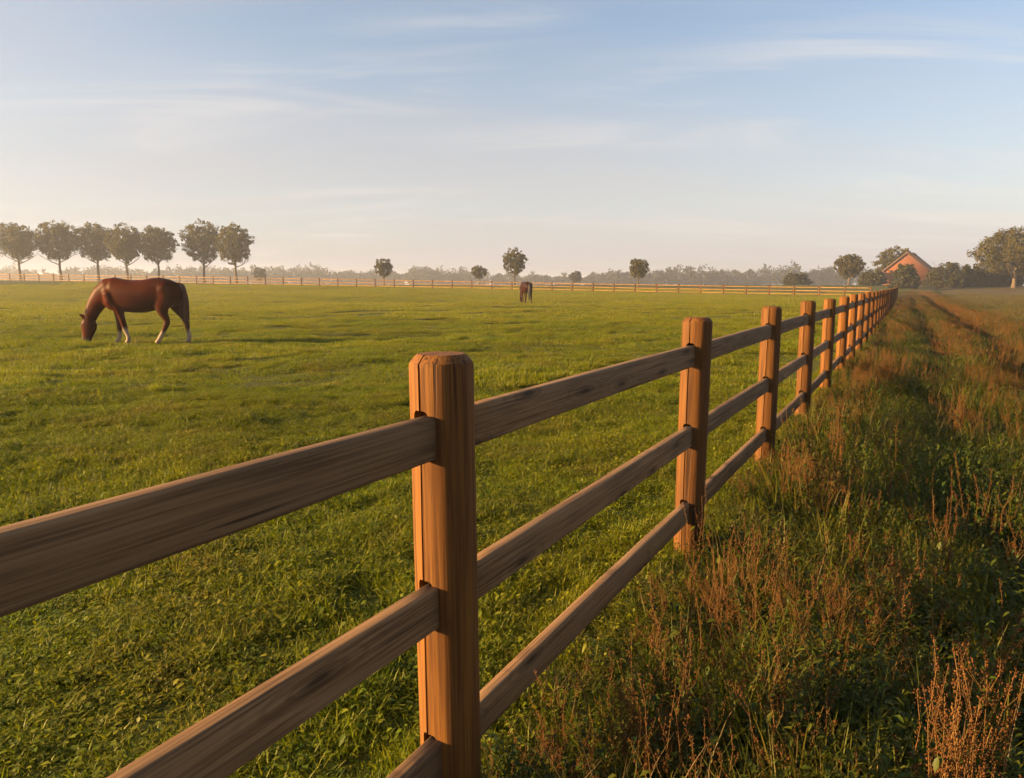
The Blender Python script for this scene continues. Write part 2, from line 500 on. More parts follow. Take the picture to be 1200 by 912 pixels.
def leafy_geo(stems, h, lsize, seed, spread=0.10, slot=0):
    """small narrow leaves on leaning stems"""
    r = random.Random(seed); G = Geo()
    for s_ in range(stems):
        th = r.random() * 6.283; rr = spread * math.sqrt(r.random())
        p = np.array([rr * math.cos(th), rr * math.sin(th), 0.0])
        az = r.random() * 6.283; ln = 0.15 + 0.5 * r.random()
        hh = h * (0.4 + 0.8 * r.random())
        nl = int(6 + hh / 0.016)
        for k in range(nl):
            t = (k + 0.5) / nl
            c = p + np.array([math.cos(az) * ln * hh * t * t, math.sin(az) * ln * hh * t * t, hh * t])
            L = lsize * (0.5 + 0.9 * r.random()) * (1.2 - 0.6 * t)
            leaf(G, r, c, r.random() * 6.283, r.gauss(0.3, 0.4), L, L * (0.14 + 0.10 * r.random()), t, slot)
    return G
def tube_np(path, rad, sides, V, F, A, g):
    path = np.asarray(path, float)
    b0 = len(V)
    for k, p in enumerate(path):
        tq = path[min(k + 1, len(path) - 1)] - path[max(k - 1, 0)]
        tq = tq / (np.linalg.norm(tq) + 1e-9)
        ref = np.array([1.0, 0, 0]) if abs(tq[0]) < 0.8 else np.array([0, 1.0, 0])
        e1 = np.cross(tq, ref); e1 /= np.linalg.norm(e1); e2 = np.cross(tq, e1)
        for j in range(sides):
            an = 6.28318 * j / sides
            V.append(p + rad[k] * (math.cos(an) * e1 + math.sin(an) * e2)); A.append(g)
    for k in range(len(path) - 1):
        for j in range(sides):
            a = b0 + k * sides + j; b = b0 + k * sides + (j + 1) % sides
            F.append((a, b, b + sides, a + sides))
    F.append(tuple(b0 + (len(path) - 1) * sides + j for j in range(sides)))
def dry_weed_geo(stems, h, seed, spread=0.10, dens=1.0, rad=0.0022, lean=0.13):
    """dead dock-like stalks: thin bent stems with small seed husks in the upper part"""
    r = np.random.default_rng(seed)
    SV, SF, SA, HV, HF, HA = [], [], [], [], [], []
    for s in range(stems):
        th = r.random() * 6.283; rr = spread * math.sqrt(r.random())
        p0 = np.array([rr * math.cos(th), rr * math.sin(th), -0.02])
        az = r.random() * 6.283; ln = abs(r.normal(0, lean)); hh = h * (0.6 + 0.5 * r.random())
        wob = r.normal(0, 0.012, (7, 2)); g = (0.5, r.random(), r.random(), 1)
        path = []
        for k in range(7):
            t = k / 6
            path.append(p0 + np.array([math.cos(az) * ln * hh * t ** 1.5 + wob[k, 0] * t, math.sin(az) * ln * hh * t ** 1.5 + wob[k, 1] * t, hh * t]))
        path = np.array(path)
        tube_np(path, np.linspace(rad, rad * 0.45, 7), 4, SV, SF, SA, g)
        def pt(t):
            q = t * 6; i = min(int(q), 5); return path[i] * (1 - (q - i)) + path[i + 1] * (q - i)
        branches = [(0.40 + 0.6 * r.random(), None) for _ in range(int(70 * dens * hh / 0.6))]
        for k in range(int(r.integers(2, 5))):     # short side shoots
            t0 = 0.4 + 0.35 * r.random(); c = pt(t0); ba = r.random() * 6.283; bl = (0.10 + 0.12 * r.random()) * hh
            e = c + np.array([math.cos(ba) * bl * 0.5, math.sin(ba) * bl * 0.5, bl])
            md = (c + e) / 2 + np.array([math.cos(ba), math.sin(ba), 0]) * bl * 0.14
            tube_np([c, md, e], [rad * 0.6, rad * 0.5, rad * 0.3], 3, SV, SF, SA, g)
            for q in range(int(14 * dens)):
                tt = 0.3 + 0.7 * r.random()
                branches.append((None, (c * (1 - tt) ** 2 + 2 * md * tt * (1 - tt) + e * tt * tt)))
        for t0, c in branches:
            if c is None: c = pt(t0)
            da = r.random() * 6.283; up = r.normal(0.9, 0.7)
            d = np.array([math.cos(da), math.sin(da), up]); d /= np.linalg.norm(d)
            L = 0.004 + 0.005 * r.random(); W = L * (0.20 + 0.2 * r.random())
            s1 = np.cross(d, [0, 0, 1.0]); s1 /= (np.linalg.norm(s1) + 1e-6); s2 = np.cross(d, s1)
            g2 = (0.8, r.random(), r.random(), 1)
            c2 = c + d * 0.003; b = len(HV)
            HV += [c2, c2 + d * L * .5 + s1 * W, c2 + d * L * .5 - s1 * W * .5 + s2 * W * .85, c2 + d * L * .5 - s1 * W * .5 - s2 * W * .85, c2 + d * L]
            HA += [g2] * 5
            HF += [(b, b + 1, b + 2), (b, b + 2, b + 3), (b, b + 3, b + 1), (b + 4, b + 2, b + 1), (b + 4, b + 3, b + 2), (b + 4, b + 1, b + 3)]
    return (SV, SF, SA), (HV, HF, HA)
def geo_mesh(name, g, mat, smooth=False):
    return py_mesh(name, g[0], g[1], mat, smooth, {'bl': ('FLOAT_COLOR', np.array(g[2], dtype=np.float32))})
def dry_geo(stems, h, seed, slot_stem, slot_seed, **kw):
    a, b = dry_weed_geo(stems, h, seed, **kw)
    G = Geo(); n = len(a[0])
    G.V = list(a[0]) + list(b[0]); G.A = list(a[2]) + list(b[2])
    G.F = list(a[1]) + [tuple(i + n for i in f) for f in b[1]]
    G.S = [slot_stem] * len(a[1]) + [slot_seed] * len(b[1])
    return G

def lib(name, meshes):
    c = bpy.data.collections.new(name)
    for i, me in enumerate(meshes):
        o = bpy.data.objects.new('%s_%02d' % (name, i), me)
        c.objects.link(o)
    return c
def scatter(name, label, cat, coll, n_kinds, xy, scale, idx=None, eps=0.3):
    """instances on the points xy, lying along the slope of the ground"""
    n = len(xy)
    x, y = xy[:, 0], xy[:, 1]
    z = hz(x, y)
    gx = (hz(x + eps, y) - hz(x - eps, y)) / (2 * eps); gy = (hz(x, y + eps) - hz(x, y - eps)) / (2 * eps)
    yaw = rng.random(n) * 6.283
    rot = np.zeros((n, 3), dtype=np.float32)
    for i in range(n):
        up = Vector((-gx[i], -gy[i], 1)).normalized()
        q = Vector((0, 0, 1)).rotation_difference(up).to_matrix() @ Matrix.Rotation(yaw[i], 3, 'Z')
        rot[i] = q.to_euler()
    pts = np.stack([x, y, z], -1).astype(np.float32)
    if idx is None: idx = rng.integers(0, n_kinds, n)
    me = bpy.data.meshes.new(name)
    me.vertices.add(n); me.vertices.foreach_set('co', pts.ravel())
    me.attributes.new('rot', 'FLOAT_VECTOR', 'POINT').data.foreach_set('vector', rot.ravel())
    me.attributes.new('scl', 'FLOAT_VECTOR', 'POINT').data.foreach_set('vector', np.ascontiguousarray(scale, dtype=np.float32).ravel())
    me.attributes.new('idx', 'INT', 'POINT').data.foreach_set('value', idx.astype(np.int32))
    o = mesh_obj(name, me)
    tag(o, label, cat, None, 'stuff')
    g = bpy.data.node_groups.new(name + '_nodes', 'GeometryNodeTree')
    g.interface.new_socket('Geometry', in_out='INPUT', socket_type='NodeSocketGeometry')
    g.interface.new_socket('Geometry', in_out='OUTPUT', socket_type='NodeSocketGeometry')
    gi = g.nodes.new('NodeGroupInput'); go = g.nodes.new('NodeGroupOutput')
    ip = g.nodes.new('GeometryNodeInstanceOnPoints')
    ci = g.nodes.new('GeometryNodeCollectionInfo')
    ci.inputs['Collection'].default_value = coll
    ci.inputs['Separate Children'].default_value = True
    ci.inputs['Reset Children'].default_value = True
    def na(nm, typ):
        q = g.nodes.new('GeometryNodeInputNamedAttribute'); q.data_type = typ
        q.inputs['Name'].default_value = nm
        return [s for s in q.outputs if s.enabled][0]
    L = g.links.new
    L(gi.outputs[0], ip.inputs['Points'])
    L(ci.outputs[0], ip.inputs['Instance'])
    ip.inputs['Pick Instance'].default_value = True
    L(na('idx', 'INT'), ip.inputs['Instance Index'])
    e2r = g.nodes.new('FunctionNodeEulerToRotation')
    L(na('rot', 'FLOAT_VECTOR'), e2r.inputs[0])
    L(e2r.outputs[0], ip.inputs['Rotation'])
    L(na('scl', 'FLOAT_VECTOR'), ip.inputs['Scale'])
    L(ip.outputs[0], go.inputs[0])
    md = o.modifiers.new('scatter', 'NODES'); md.node_group = g
    return o
def turf_geo(radius, dens, hmin, hmax, width, seed, segs, lean=0.8, curl=1.1, nscale=4.0, broad=0.0, tuft=0.05):
    """a round sod of grass: blades grouped in little tufts, taller and shorter clumps"""
    r = random.Random(seed); G = Geo()
    n = int(dens * math.pi * radius * radius / 6)
    th = np.array([r.random() * 6.283 for _ in range(n)]); rr = radius * np.sqrt(np.array([r.random() for _ in range(n)]))
    X, Y = rr * np.cos(th), rr * np.sin(th)
    c = fbm(X * nscale + 50, Y * nscale + 50, seed, 3)
    c = np.clip(0.5 + 2.6 * (c - 0.5), 0, 1)
    edge = 1 - 0.45 * sstep(0.75, 1.0, rr / radius)
    for i in range(n):
        m = (0.35 + 0.95 * c[i]) * edge[i]
        if r.random() > 0.35 + 0.8 * c[i]: continue
        a0 = r.random() * 6.283
        for q in range(7):
            ox, oy = r.gauss(0, tuft), r.gauss(0, tuft)
            if r.random() < broad:
                L = width * 4.5 * (0.6 + 0.8 * r.random())
                leaf(G, r, np.array([X[i] + ox, Y[i] + oy, hmax * m * (0.2 + 0.6 * r.random())]), r.random() * 6.283, r.gauss(0.2, 0.35), L, L * 0.3, 0.5, 0)
            else:
                blade(G, r, X[i] + ox, Y[i] + oy, a0 + r.gauss(0, 1.1), (hmin + (hmax - hmin) * r.random() ** 1.2) * m, width * (0.6 + 0.8 * r.random()) * 0.5,
                      lean * r.random(), curl * (0.2 + r.random()), segs, 0.0, 0)
    return G
near_turf = lib('near_turf', [turf_geo(0.40, 10500, 0.022, 0.080, 0.0056, 40 + i, 3, 0.9, 1.3, 4.5, 0.07, 0.022).mesh('near_turf', [M['grass']], True) for i in range(5)])
mid_turf = lib('mid_turf', [turf_geo(0.95, 2500, 0.028, 0.095, 0.010, 60 + i, 3, 0.8, 1.2, 2.2, 0.0, 0.045).mesh('mid_turf', [M['grass']], True) for i in range(5)])
far_turf = lib('far_turf', [turf_geo(2.6, 420, 0.04, 0.13, 0.032, 80 + i, 2, 0.6, 0.9, 0.9, 0.0, 0.12).mesh('far_turf', [M['grass_far']], True) for i in range(4)])

def lattice(step, jit, x0, x1, y0, y1):
    gx, gy = np.meshgrid(np.arange(x0, x1, step), np.arange(y0, y1, step))
    gx = gx + (np.arange(gx.shape[0]) % 2)[:, None] * step * 0.5
    p = np.stack([gx.ravel(), gy.ravel()], -1)
    return p + rng.uniform(-jit, jit, p.shape) * step
def pasture_pts(step, r0, r1, a0, a1, vlim):
    p = lattice(step, 0.28, -r1, r1, -2, r1)
    u, v = to_uv(p[:, 0], p[:, 1])
    rr = np.hypot(p[:, 0], p[:, 1]); an = np.degrees(np.arctan2(p[:, 0], p[:, 1]))
    wig = 1 + 0.10 * (vnoise(p[:, 0] * 0.7, p[:, 1] * 0.7, 3) - 0.5)
    return p[(v < vlim) & (rr * wig > r0) & (rr * wig < r1) & (an > a0) & (an < a1)]
def zscale(p, lo, hi, s, seed=31):
    c = fbm(p[:, 0] * s, p[:, 1] * s * 1.5, seed, 2)
    m = np.clip(0.5 + 2.0 * (c - 0.5), 0, 1)
    z = (lo + (hi - lo) * m) * (0.85 + 0.3 * rng.random(len(p)))
    xy = 0.95 + 0.15 * rng.random(len(p))
    return np.stack([xy, xy, z], -1)
p = pasture_pts(0.43, 0.0, 11.0, -85, 42, -0.30)
scatter('pasture_grass', 'short green pasture grass left of the near fence', 'grass', near_turf, 5, p, zscale(p, 0.75, 1.35, 0.5))
p = pasture_pts(1.20, 10.5, 34.0, -58, 46, -0.75)
scatter('pasture_grass', 'tufted green pasture grass around the grazing horse', 'grass', mid_turf, 5, p, zscale(p, 0.6, 1.6, 0.35), None, 0.6)
p = pasture_pts(3.3, 32.5, 118.0, -50, 46, -2.0)
scatter('pasture_grass', 'hazy green pasture grass in the distance', 'grass', far_turf, 4, p, zscale(p, 0.45, 1.8, 0.12), None, 1.5)
p = pasture_pts(1.0, 4.0, 48.0, -58, 44, -0.8)
p = p[(fbm(p[:, 0] * 0.22, p[:, 1] * 0.33, 141, 3) > 0.50) & (rng.random(len(p)) < 0.30)]
zt = np.stack([0.35 + 0.45 * rng.random(len(p)), 0.35 + 0.45 * rng.random(len(p)), 1.1 + 0.9 * rng.random(len(p))], -1)
scatter('rank_grass', 'scattered taller grass tufts left ungrazed in the pasture', 'grass', near_turf, 5, p, zt)
# a strip of sods close along the fence line, both sides
uu = np.arange(-2.5, 60, 0.33)
vv = np.concatenate([np.full(len(uu), -0.12), np.full(len(uu), 0.20)]) + rng.uniform(-0.06, 0.06, 2 * len(uu))
x, y = to_xy(np.concatenate([uu, uu + 0.16]), vv)
p = np.stack([x, y], -1)
zs_ = zscale(p, 0.9, 1.7, 0.9)
zs_[:, :2] *= 0.75
scatter('fence_foot_grass', 'sunlit grass growing along the foot of the fence', 'grass', near_turf, 5, p, zs_)
uu = np.arange(20, 100, 0.8)
x, y = to_xy(uu, -0.95 * (uu / 100) ** 2 - 0.55 + rng.uniform(-.15, .15, len(uu)))
p = np.stack([x, y], -1)
scatter('fence_foot_grass', 'distant grass growing along the foot of the fence', 'grass', mid_turf, 5, p, zscale(p, 0.8, 1.3, 0.9))

# verge: sods of mixed grasses, leafy weeds, straw and dry stalks
VM = [M['vgrass'], M['straw'], M['vleaf'], M['dry'], M['rust']]
g_v = [tuft_geo(40, 0.10, 0.12, 0.34, 0.0056, 0.45, 0.9, 120 + i, 4, 0.08, 0) for i in range(5)]
g_s = [tuft_geo(16, 0.07, 0.18, 0.44, 0.0036, 0.35, 0.6, 140 + i, 4, 0.05, 1) for i in range(4)]
g_l = [leafy_geo(12, 0.25, 0.036, 160 + i, 0.11, 2) for i in range(5)]
g_d = [dry_geo(5, 0.46, 180 + i, 3, 4, dens=0.8, rad=0.0012) for i in range(5)]
def weed_sod(radius, n, w, seed):
    r = random.Random(seed); G = Geo()
    kinds = (g_v, g_s, g_l, g_d)
    for i in range(n):
        rr = radius * math.sqrt(r.random()); th = r.random() * 6.283
        q = r.random() * sum(w); k = 0
        while q > w[k]: q -= w[k]; k += 1
        G.add(r.choice(kinds[k]), (rr * math.cos(th), rr * math.sin(th), -0.01), r.random() * 6.283, r.uniform(0.65, 1.2), r.gauss(0, .14), r.gauss(0, .14))
    return G
sods = [weed_sod(0.32, 40, (0.50, 0.05, 0.43, 0.02), 210 + i).mesh('green_sod', VM) for i in range(4)]
sods += [weed_sod(0.32, 38, (0.40, 0.10, 0.22, 0.28), 220 + i).mesh('rusty_sod', VM) for i in range(3)]
sods += [weed_sod(0.32, 36, (0.62, 0.30, 0.05, 0.03), 230 + i).mesh('grassy_sod', VM) for i in range(3)]
sod_lib = lib('verge_sod', sods)      # 0-3 green, 4-6 rusty, 7-9 grassy
def verge_zone(name, label, step, u0, u1, v0, v1, size, hfun, rusty, grassy):
    q = lattice(step, 0.3, u0, u1, v0, v1)
    u, v = q[:, 0], q[:, 1]
    x, y = to_xy(u, v)
    p = np.stack([x, y], -1)
    k = np.hypot(x, y) > 0.9
    p, u, v = p[k], u[k], v[k]
    n = len(p)
    pr = np.clip(rusty(u, v) + 1.6 * (fbm(p[:, 0] * 0.8, p[:, 1] * 0.8, 55, 2) - 0.5), 0, 0.95)
    pg = np.clip(grassy(u, v) + 1.2 * (fbm(p[:, 0] * 0.6, p[:, 1] * 0.6, 58, 2) - 0.5), 0, 1)
    a, b = rng.random(n), rng.random(n)
    kind = np.where(a < pr, rng.integers(4, 7, n), np.where(b < pg, rng.integers(7, 10, n), rng.integers(0, 4, n)))
    h = hfun(u, v) * (0.85 + 0.3 * rng.random(n))
    s = size * (0.9 + 0.25 * rng.random(n))
    return scatter(name, label, 'weeds', sod_lib, 10, p, np.stack([s, s, h], -1), kind)
def track(v): return np.exp(-((v - 0.98) / 0.26) ** 2)
def h_near(u, v):
    base = 0.40 + 0.80 * sstep(0.15, 0.60, v)
    tr = track(v) * sstep(5, 12, u)
    base = base * (1 + 0.22 * np.exp(-((v - 0.55) / 0.2) ** 2) * sstep(0.5, 1.2, u))
    return base * (1 - 0.28 * tr) * (1 - 0.25 * sstep(3.3, 4.2, v)) * (0.72 + 0.6 * fbm(u * 0.9, v * 0.9, 66, 2))
def rusty(u, v):
    strip = np.exp(-((v - 0.46) / 0.27) ** 2)
    return (-0.02 + 0.58 * strip * sstep(0.7, 1.4, u) * (1 - 0.4 * sstep(6, 12, u)) + 0.20 * sstep(4.5, 9, u) * (1 - track(v)) + 0.16 * sstep(1.2, 2.0, v) * sstep(2, 4, u)) - 0.5 * sstep(2.6, 3.6, v)
def grassy(u, v): return 0.22 + 0.5 * (1 - sstep(0.2, 0.5, v)) + 0.35 * sstep(8, 20, u)
verge_zone('verge_weeds', 'tangled green and rusty weeds beside the near fence posts', 0.34, -1.4, 12, 0.26, 4.9, 1.0, h_near, rusty, grassy)
verge_zone('verge_weeds', 'rusty and green weeds along the fence further off', 0.50, 12, 40, 0.25, 5.2, 1.35, lambda u, v: 0.95 * h_near(u, v), rusty, grassy)
verge_zone('verge_weeds', 'hazy weeds along the far end of the fence', 0.85, 40, 128, -0.6, 5.4, 2.1, lambda u, v: 1.0 * h_near(u, v), rusty, grassy)
# rough field on the right
field_lib = lib('field_turf', [turf_geo(1.8, 700, 0.10, 0.30, 0.018, 250 + i, 3, 0.5, 0.8, 1.2, 0.0, 0.08).mesh('field_turf', [M['fieldgrass']], True) for i in range(4)])
q = lattice(1.9, 0.3, 0, 128, 5.2, 70)
x, y = to_xy(q[:, 0], q[:, 1])
p = np.stack([x, y], -1)
scatter('field_grass', 'brownish rough grass on the field at right', 'grass', field_lib, 4, p, zscale(p, 0.6, 1.3, 0.12), None, 1.0)

# ------------------------------------------------------------------ fence
SLOT_Z = [(0.22, 0.328), (0.623, 0.732), (1.042, 1.150)]
RAIL_T = 0.038
def post_mesh(name, seed, top=1.29):
    r = np.random.default_rng(seed)
    rad = 0.0800
    zs = [-0.35, 0.0, 0.12, 0.30, 0.5, 0.68, 0.86, 1.02, 1.16, top - 0.031, top - 0.026, top - 0.020, top - 0.005, top - 0.001, top]
    ins = [1, 1, 1, 1, 1, 1, 1, 1, 1, 1.0, 0.99, 0.965, 0.80, 0.73, 0.3]
    crack_a = math.pi + r.normal(0, 0.04)
    wander = np.cumsum(r.normal(0, 0.010, len(zs)))
    cw = 0.0022 + 0.0016 * r.random(len(zs))
    poly = []           # (angle, radius) of the outline, corners rounded
    for k in range(40):
        a = k * math.pi / 20
        q = (a + math.pi / 8) % (math.pi / 4) - math.pi / 8          # 0 at a corner of the octagon
        octo = 0.924 / math.cos(math.pi / 8 - abs(q))
        poly.append((a, 0.33 * octo + 0.67 * 0.965))
    poly = [q for q in poly if abs(q[0] - math.pi) > 0.06]
    poly.sort()
    V, rings = [], []
    for zi, z in enumerate(zs):
        ring = []
        done = False
        ca = crack_a + wander[zi]
        wob = 1 + r.normal(0, 0.003)
        for a, f in poly:
            if not done and a > math.pi:
                hw = cw[zi] / rad
                for aa, ff in ((ca - hw, 0.985), (ca, 0.60), (ca + hw, 0.985)):
                    q = rad * ff * (ins[zi] if ff > 0.7 else min(1, ins[zi])) * wob
                    ring.append(len(V)); V.append((q * math.cos(aa), q * math.sin(aa), z if ff > .7 else z - 0.004 * (zi >= 9)))
                done = True
            q = rad * (f if zi < 11 else 0.975) * ins[zi] * wob
            ring.append(len(V)); V.append((q * math.cos(a), q * math.sin(a), z))
        rings.append(ring)
    F = []
    for k in range(len(rings) - 1):
        A, B = rings[k], rings[k + 1]; n = len(A)
        for j in range(n):
            F.append((A[j], A[(j + 1) % n], B[(j + 1) % n], B[j]))
    F.append(tuple(rings[-1])); F.append(tuple(reversed(rings[0])))
    me = py_mesh(name, V, F, M['post'])
    o = mesh_obj('tmp_post', me)
    cb = bmesh.new()
    for z0, z1 in SLOT_Z:
        # a slot with rounded ends, cut right through along the fence
        hw, z0, z1 = RAIL_T / 2 + 0.004, z0 - 0.006, z1 + 0.010
        prof = []
        for (cy0, cz0, a0) in ((hw - 0.014, z1 - 0.014, 0), (-hw + 0.014, z1 - 0.014, 90), (-hw + 0.010, z0 + 0.010, 180), (hw - 0.010, z0 + 0.010, 270)):
            rr = 0.014 if cz0 > (z0 + z1) / 2 else 0.010
            for q in range(4):
                an = R(a0 + 30 * q); prof.append((cy0 + rr * math.cos(an), cz0 + rr * math.sin(an)))
        va = [cb.verts.new((-0.2, a, b)) for a, b in prof]; vb = [cb.verts.new((0.2, a, b)) for a, b in prof]
        n = len(prof)
        for j in range(n): cb.faces.new((va[j], va[(j + 1) % n], vb[(j + 1) % n], vb[j]))
        cb.faces.new(va[::-1]); cb.faces.new(vb)
    bmesh.ops.recalc_face_normals(cb, faces=cb.faces)
    cm = bpy.data.meshes.new('tmp_cut'); cb.to_mesh(cm); cb.free()
    c = mesh_obj('tmp_cut', cm)
    md = o.modifiers.new('b', 'BOOLEAN'); md.operation = 'DIFFERENCE'; md.object = c; md.solver = 'EXACT'
    dg = bpy.context.evaluated_depsgraph_get()
    res = bpy.data.meshes.new_from_object(o.evaluated_get(dg))
    res.name = name
    bpy.data.objects.remove(o); bpy.data.objects.remove(c)
    return res
def rail_mesh(name, seed, length, mat='rail', h=0.106, th=RAIL_T, bev=0.007):
    r = np.random.default_rng(seed)
    st = np.linspace(-length / 2, length / 2, 13)
    V, F, rings = [], [], []
    warp_y = r.normal(0, 0.004); warp_z = r.normal(-0.002, 0.004)
    for x in st:
        q = 1 - (2 * x / length) ** 2
        oy, oz = warp_y * q, warp_z * q
        hh = h / 2 + r.normal(0, 0.0006); tt = th / 2 + r.normal(0, 0.0004)
        ring = []
        for (sy, sz, a0) in ((1, 1, 0), (-1, 1, 90), (-1, -1, 180), (1, -1, 270)):
            for k in range(4):
                an = R(a0 + 30 * k)
                ring.append(len(V))
                V.append((x, oy + sy * (tt - bev) + bev * math.cos(an), oz + sz * (hh - bev) + bev * math.sin(an)))
        rings.append(ring)
    for k in range(len(rings) - 1):
        A, B = rings[k], rings[k + 1]; n = len(A)
        for j in range(n): F.append((A[j], A[(j + 1) % n], B[(j + 1) % n], B[j]))
    F.append(tuple(rings[-1])); F.append(tuple(reversed(rings[0])))
    me = py_mesh(name, V, F, M[mat], True)
    return me
def smooth_by_angle(me, ang=30):
    bm = bmesh.new(); bm.from_mesh(me)
    for f in bm.faces: f.smooth = True
    for e in bm.edges:
        e.smooth = not (len(e.link_faces) == 2 and e.calc_face_angle(0) > R(ang))
    bm.to_mesh(me); bm.free()
post_variants = [post_mesh('fence_post_%d' % i, 300 + i) for i in range(3)]
for me in post_variants: smooth_by_angle(me, 24)
SP = 2.285
rail_variants = [rail_mesh('fence_rail_%d' % i, 320 + i, SP - 0.012) for i in range(4)]
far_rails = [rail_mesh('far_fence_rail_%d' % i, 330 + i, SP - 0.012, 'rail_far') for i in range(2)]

def build_fence(root, pts, post_z, rail_kinds, rot_off, seed, tilt=0.006):
    r = random.Random(seed)
    for i, (x, y) in enumerate(pts):
        nx, ny = pts[min(i + 1, len(pts) - 1)]; qx, qy = pts[max(i - 1, 0)]
        an = math.atan2(ny - qy, nx - qx)
        o = mesh_obj('post', post_variants[(i * 7 + i // 3) % 3], root)
        o.location = (x, y, post_z(x, y) + (0 if 0 <= i - 2 <= 2 else r.uniform(-0.010, 0.010)))
        o.rotation_euler = (r.gauss(0, tilt), r.gauss(0, tilt), an + rot_off + r.gauss(0, 0.03))
    for i in range(len(pts) - 1):
        (x0, y0), (x1, y1) = pts[i], pts[i + 1]
        z0, z1 = post_z(x0, y0), post_z(x1, y1)
        L = math.dist((x0, y0), (x1, y1))
        an = math.atan2(y1 - y0, x1 - x0)
        for k, (a, b) in enumerate(SLOT_Z):
            o = mesh_obj('rail', rail_kinds[(i * 3 + k * 5 + i // 4) % len(rail_kinds)], root)
            o.location = ((x0 + x1) / 2, (y0 + y1) / 2, (z0 + z1) / 2 + (a + b) / 2)
            o.rotation_euler = (r.gauss(0, 0.004), -math.atan2(z1 - z0, L), an + (math.pi if (i + k) % 2 else 0))
            o.rotation_euler.y *= (-1 if (i + k) % 2 else 1)
            o.scale = (L / SP, 1, 1)
NP = 46
def fz(x, y):
    u, v = to_uv(np.array([x]), np.array([y]))
    A = np.clip(0.84 - 0.0165 * x, -0.2, 2.6)
    return float(sstep(55, 112, np.array([y]))[0] * A + sstep(92, 150, np.array([y]))[0] * max(0, 1.6 - A))
near_pts = []
for i in range(-2, NP - 2):
    u = i * SP
    v = -0.95 * (max(0, u) / 100) ** 2
    x, y = to_xy(u, v)
    near_pts.append((float(x), float(y)))
root = empty('wooden_fence', (near_pts[2][0], near_pts[2][1], 0))
tag(root, 'three-rail wooden fence with thick posts running from the foreground into the distance', 'fence')
near_local = [(x - root.location.x, y - root.location.y) for x, y in near_pts]
build_fence(root, near_local, lambda x, y: fz(x + root.location.x, y + root.location.y), rail_variants, R(-11), 11)
# the far side of the paddock
cx0, cy0 = near_pts[-1]
ctrl = [(cx0, cy0), (32.5, cy0 + 4.2), (0, cy0 + 12.5), (-39, cy0 + 20), (-90, cy0 + 33), (-150, cy0 + 48)]
far_pts = []
for (xa, ya), (xb, yb) in zip(ctrl[:-1], ctrl[1:]):
    L = math.dist((xa, ya), (xb, yb)); k = max(1, round(L / 2.9))
    far_pts += [(xa + (xb - xa) * q / k, ya + (yb - ya) * q / k) for q in range(k)]
far_pts = far_pts[1:]
far_pts.append(ctrl[-1])
root2 = empty('wooden_fence', (far_pts[0][0], far_pts[0][1], fz(*far_pts[0])))
tag(root2, 'long low wooden fence crossing the far edge of the pasture', 'fence')
rl = root2.location.copy()
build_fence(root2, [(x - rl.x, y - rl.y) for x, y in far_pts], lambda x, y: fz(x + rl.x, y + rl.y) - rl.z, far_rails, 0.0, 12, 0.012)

# ------------------------------------------------------------------ trees
def crown_quads(centers, radii, per, size, r, squash=0.85):
    out = []
    for c, rad in zip(centers, radii):
        m = int(per * (0.7 + 0.6 * r.random()))
        d = r.normal(0, 1, (m, 3)); d /= np.linalg.norm(d, axis=1)[:, None]
        q = d * (rad * r.random((m, 1)) ** 0.45); q[:, 2] *= squash
        out.append(c + q)
    P = np.concatenate(out)
    n = len(P)
    nrm = r.normal(0, 1, (n, 3)); nrm /= np.linalg.norm(nrm, axis=1)[:, None]
    ref = r.normal(0, 1, (n, 3))
    e1 = np.cross(nrm, ref); e1 /= np.linalg.norm(e1, axis=1)[:, None]
    e2 = np.cross(nrm, e1)
    s = size * (0.6 + 0.8 * r.random((n, 1)))
    Q = np.stack([P - e1 * s, P - e2 * s * 0.55, P + e1 * s, P + e2 * s * 0.55], 1)
    col = np.ones((n, 4, 4), dtype=np.float32)
    g = r.random((n, 3)); col[:, :, 0] = g[:, :1]; col[:, :, 1] = g[:, 1:2]; col[:, :, 2] = g[:, 2:3]
    return Q, col.reshape(-1, 4)
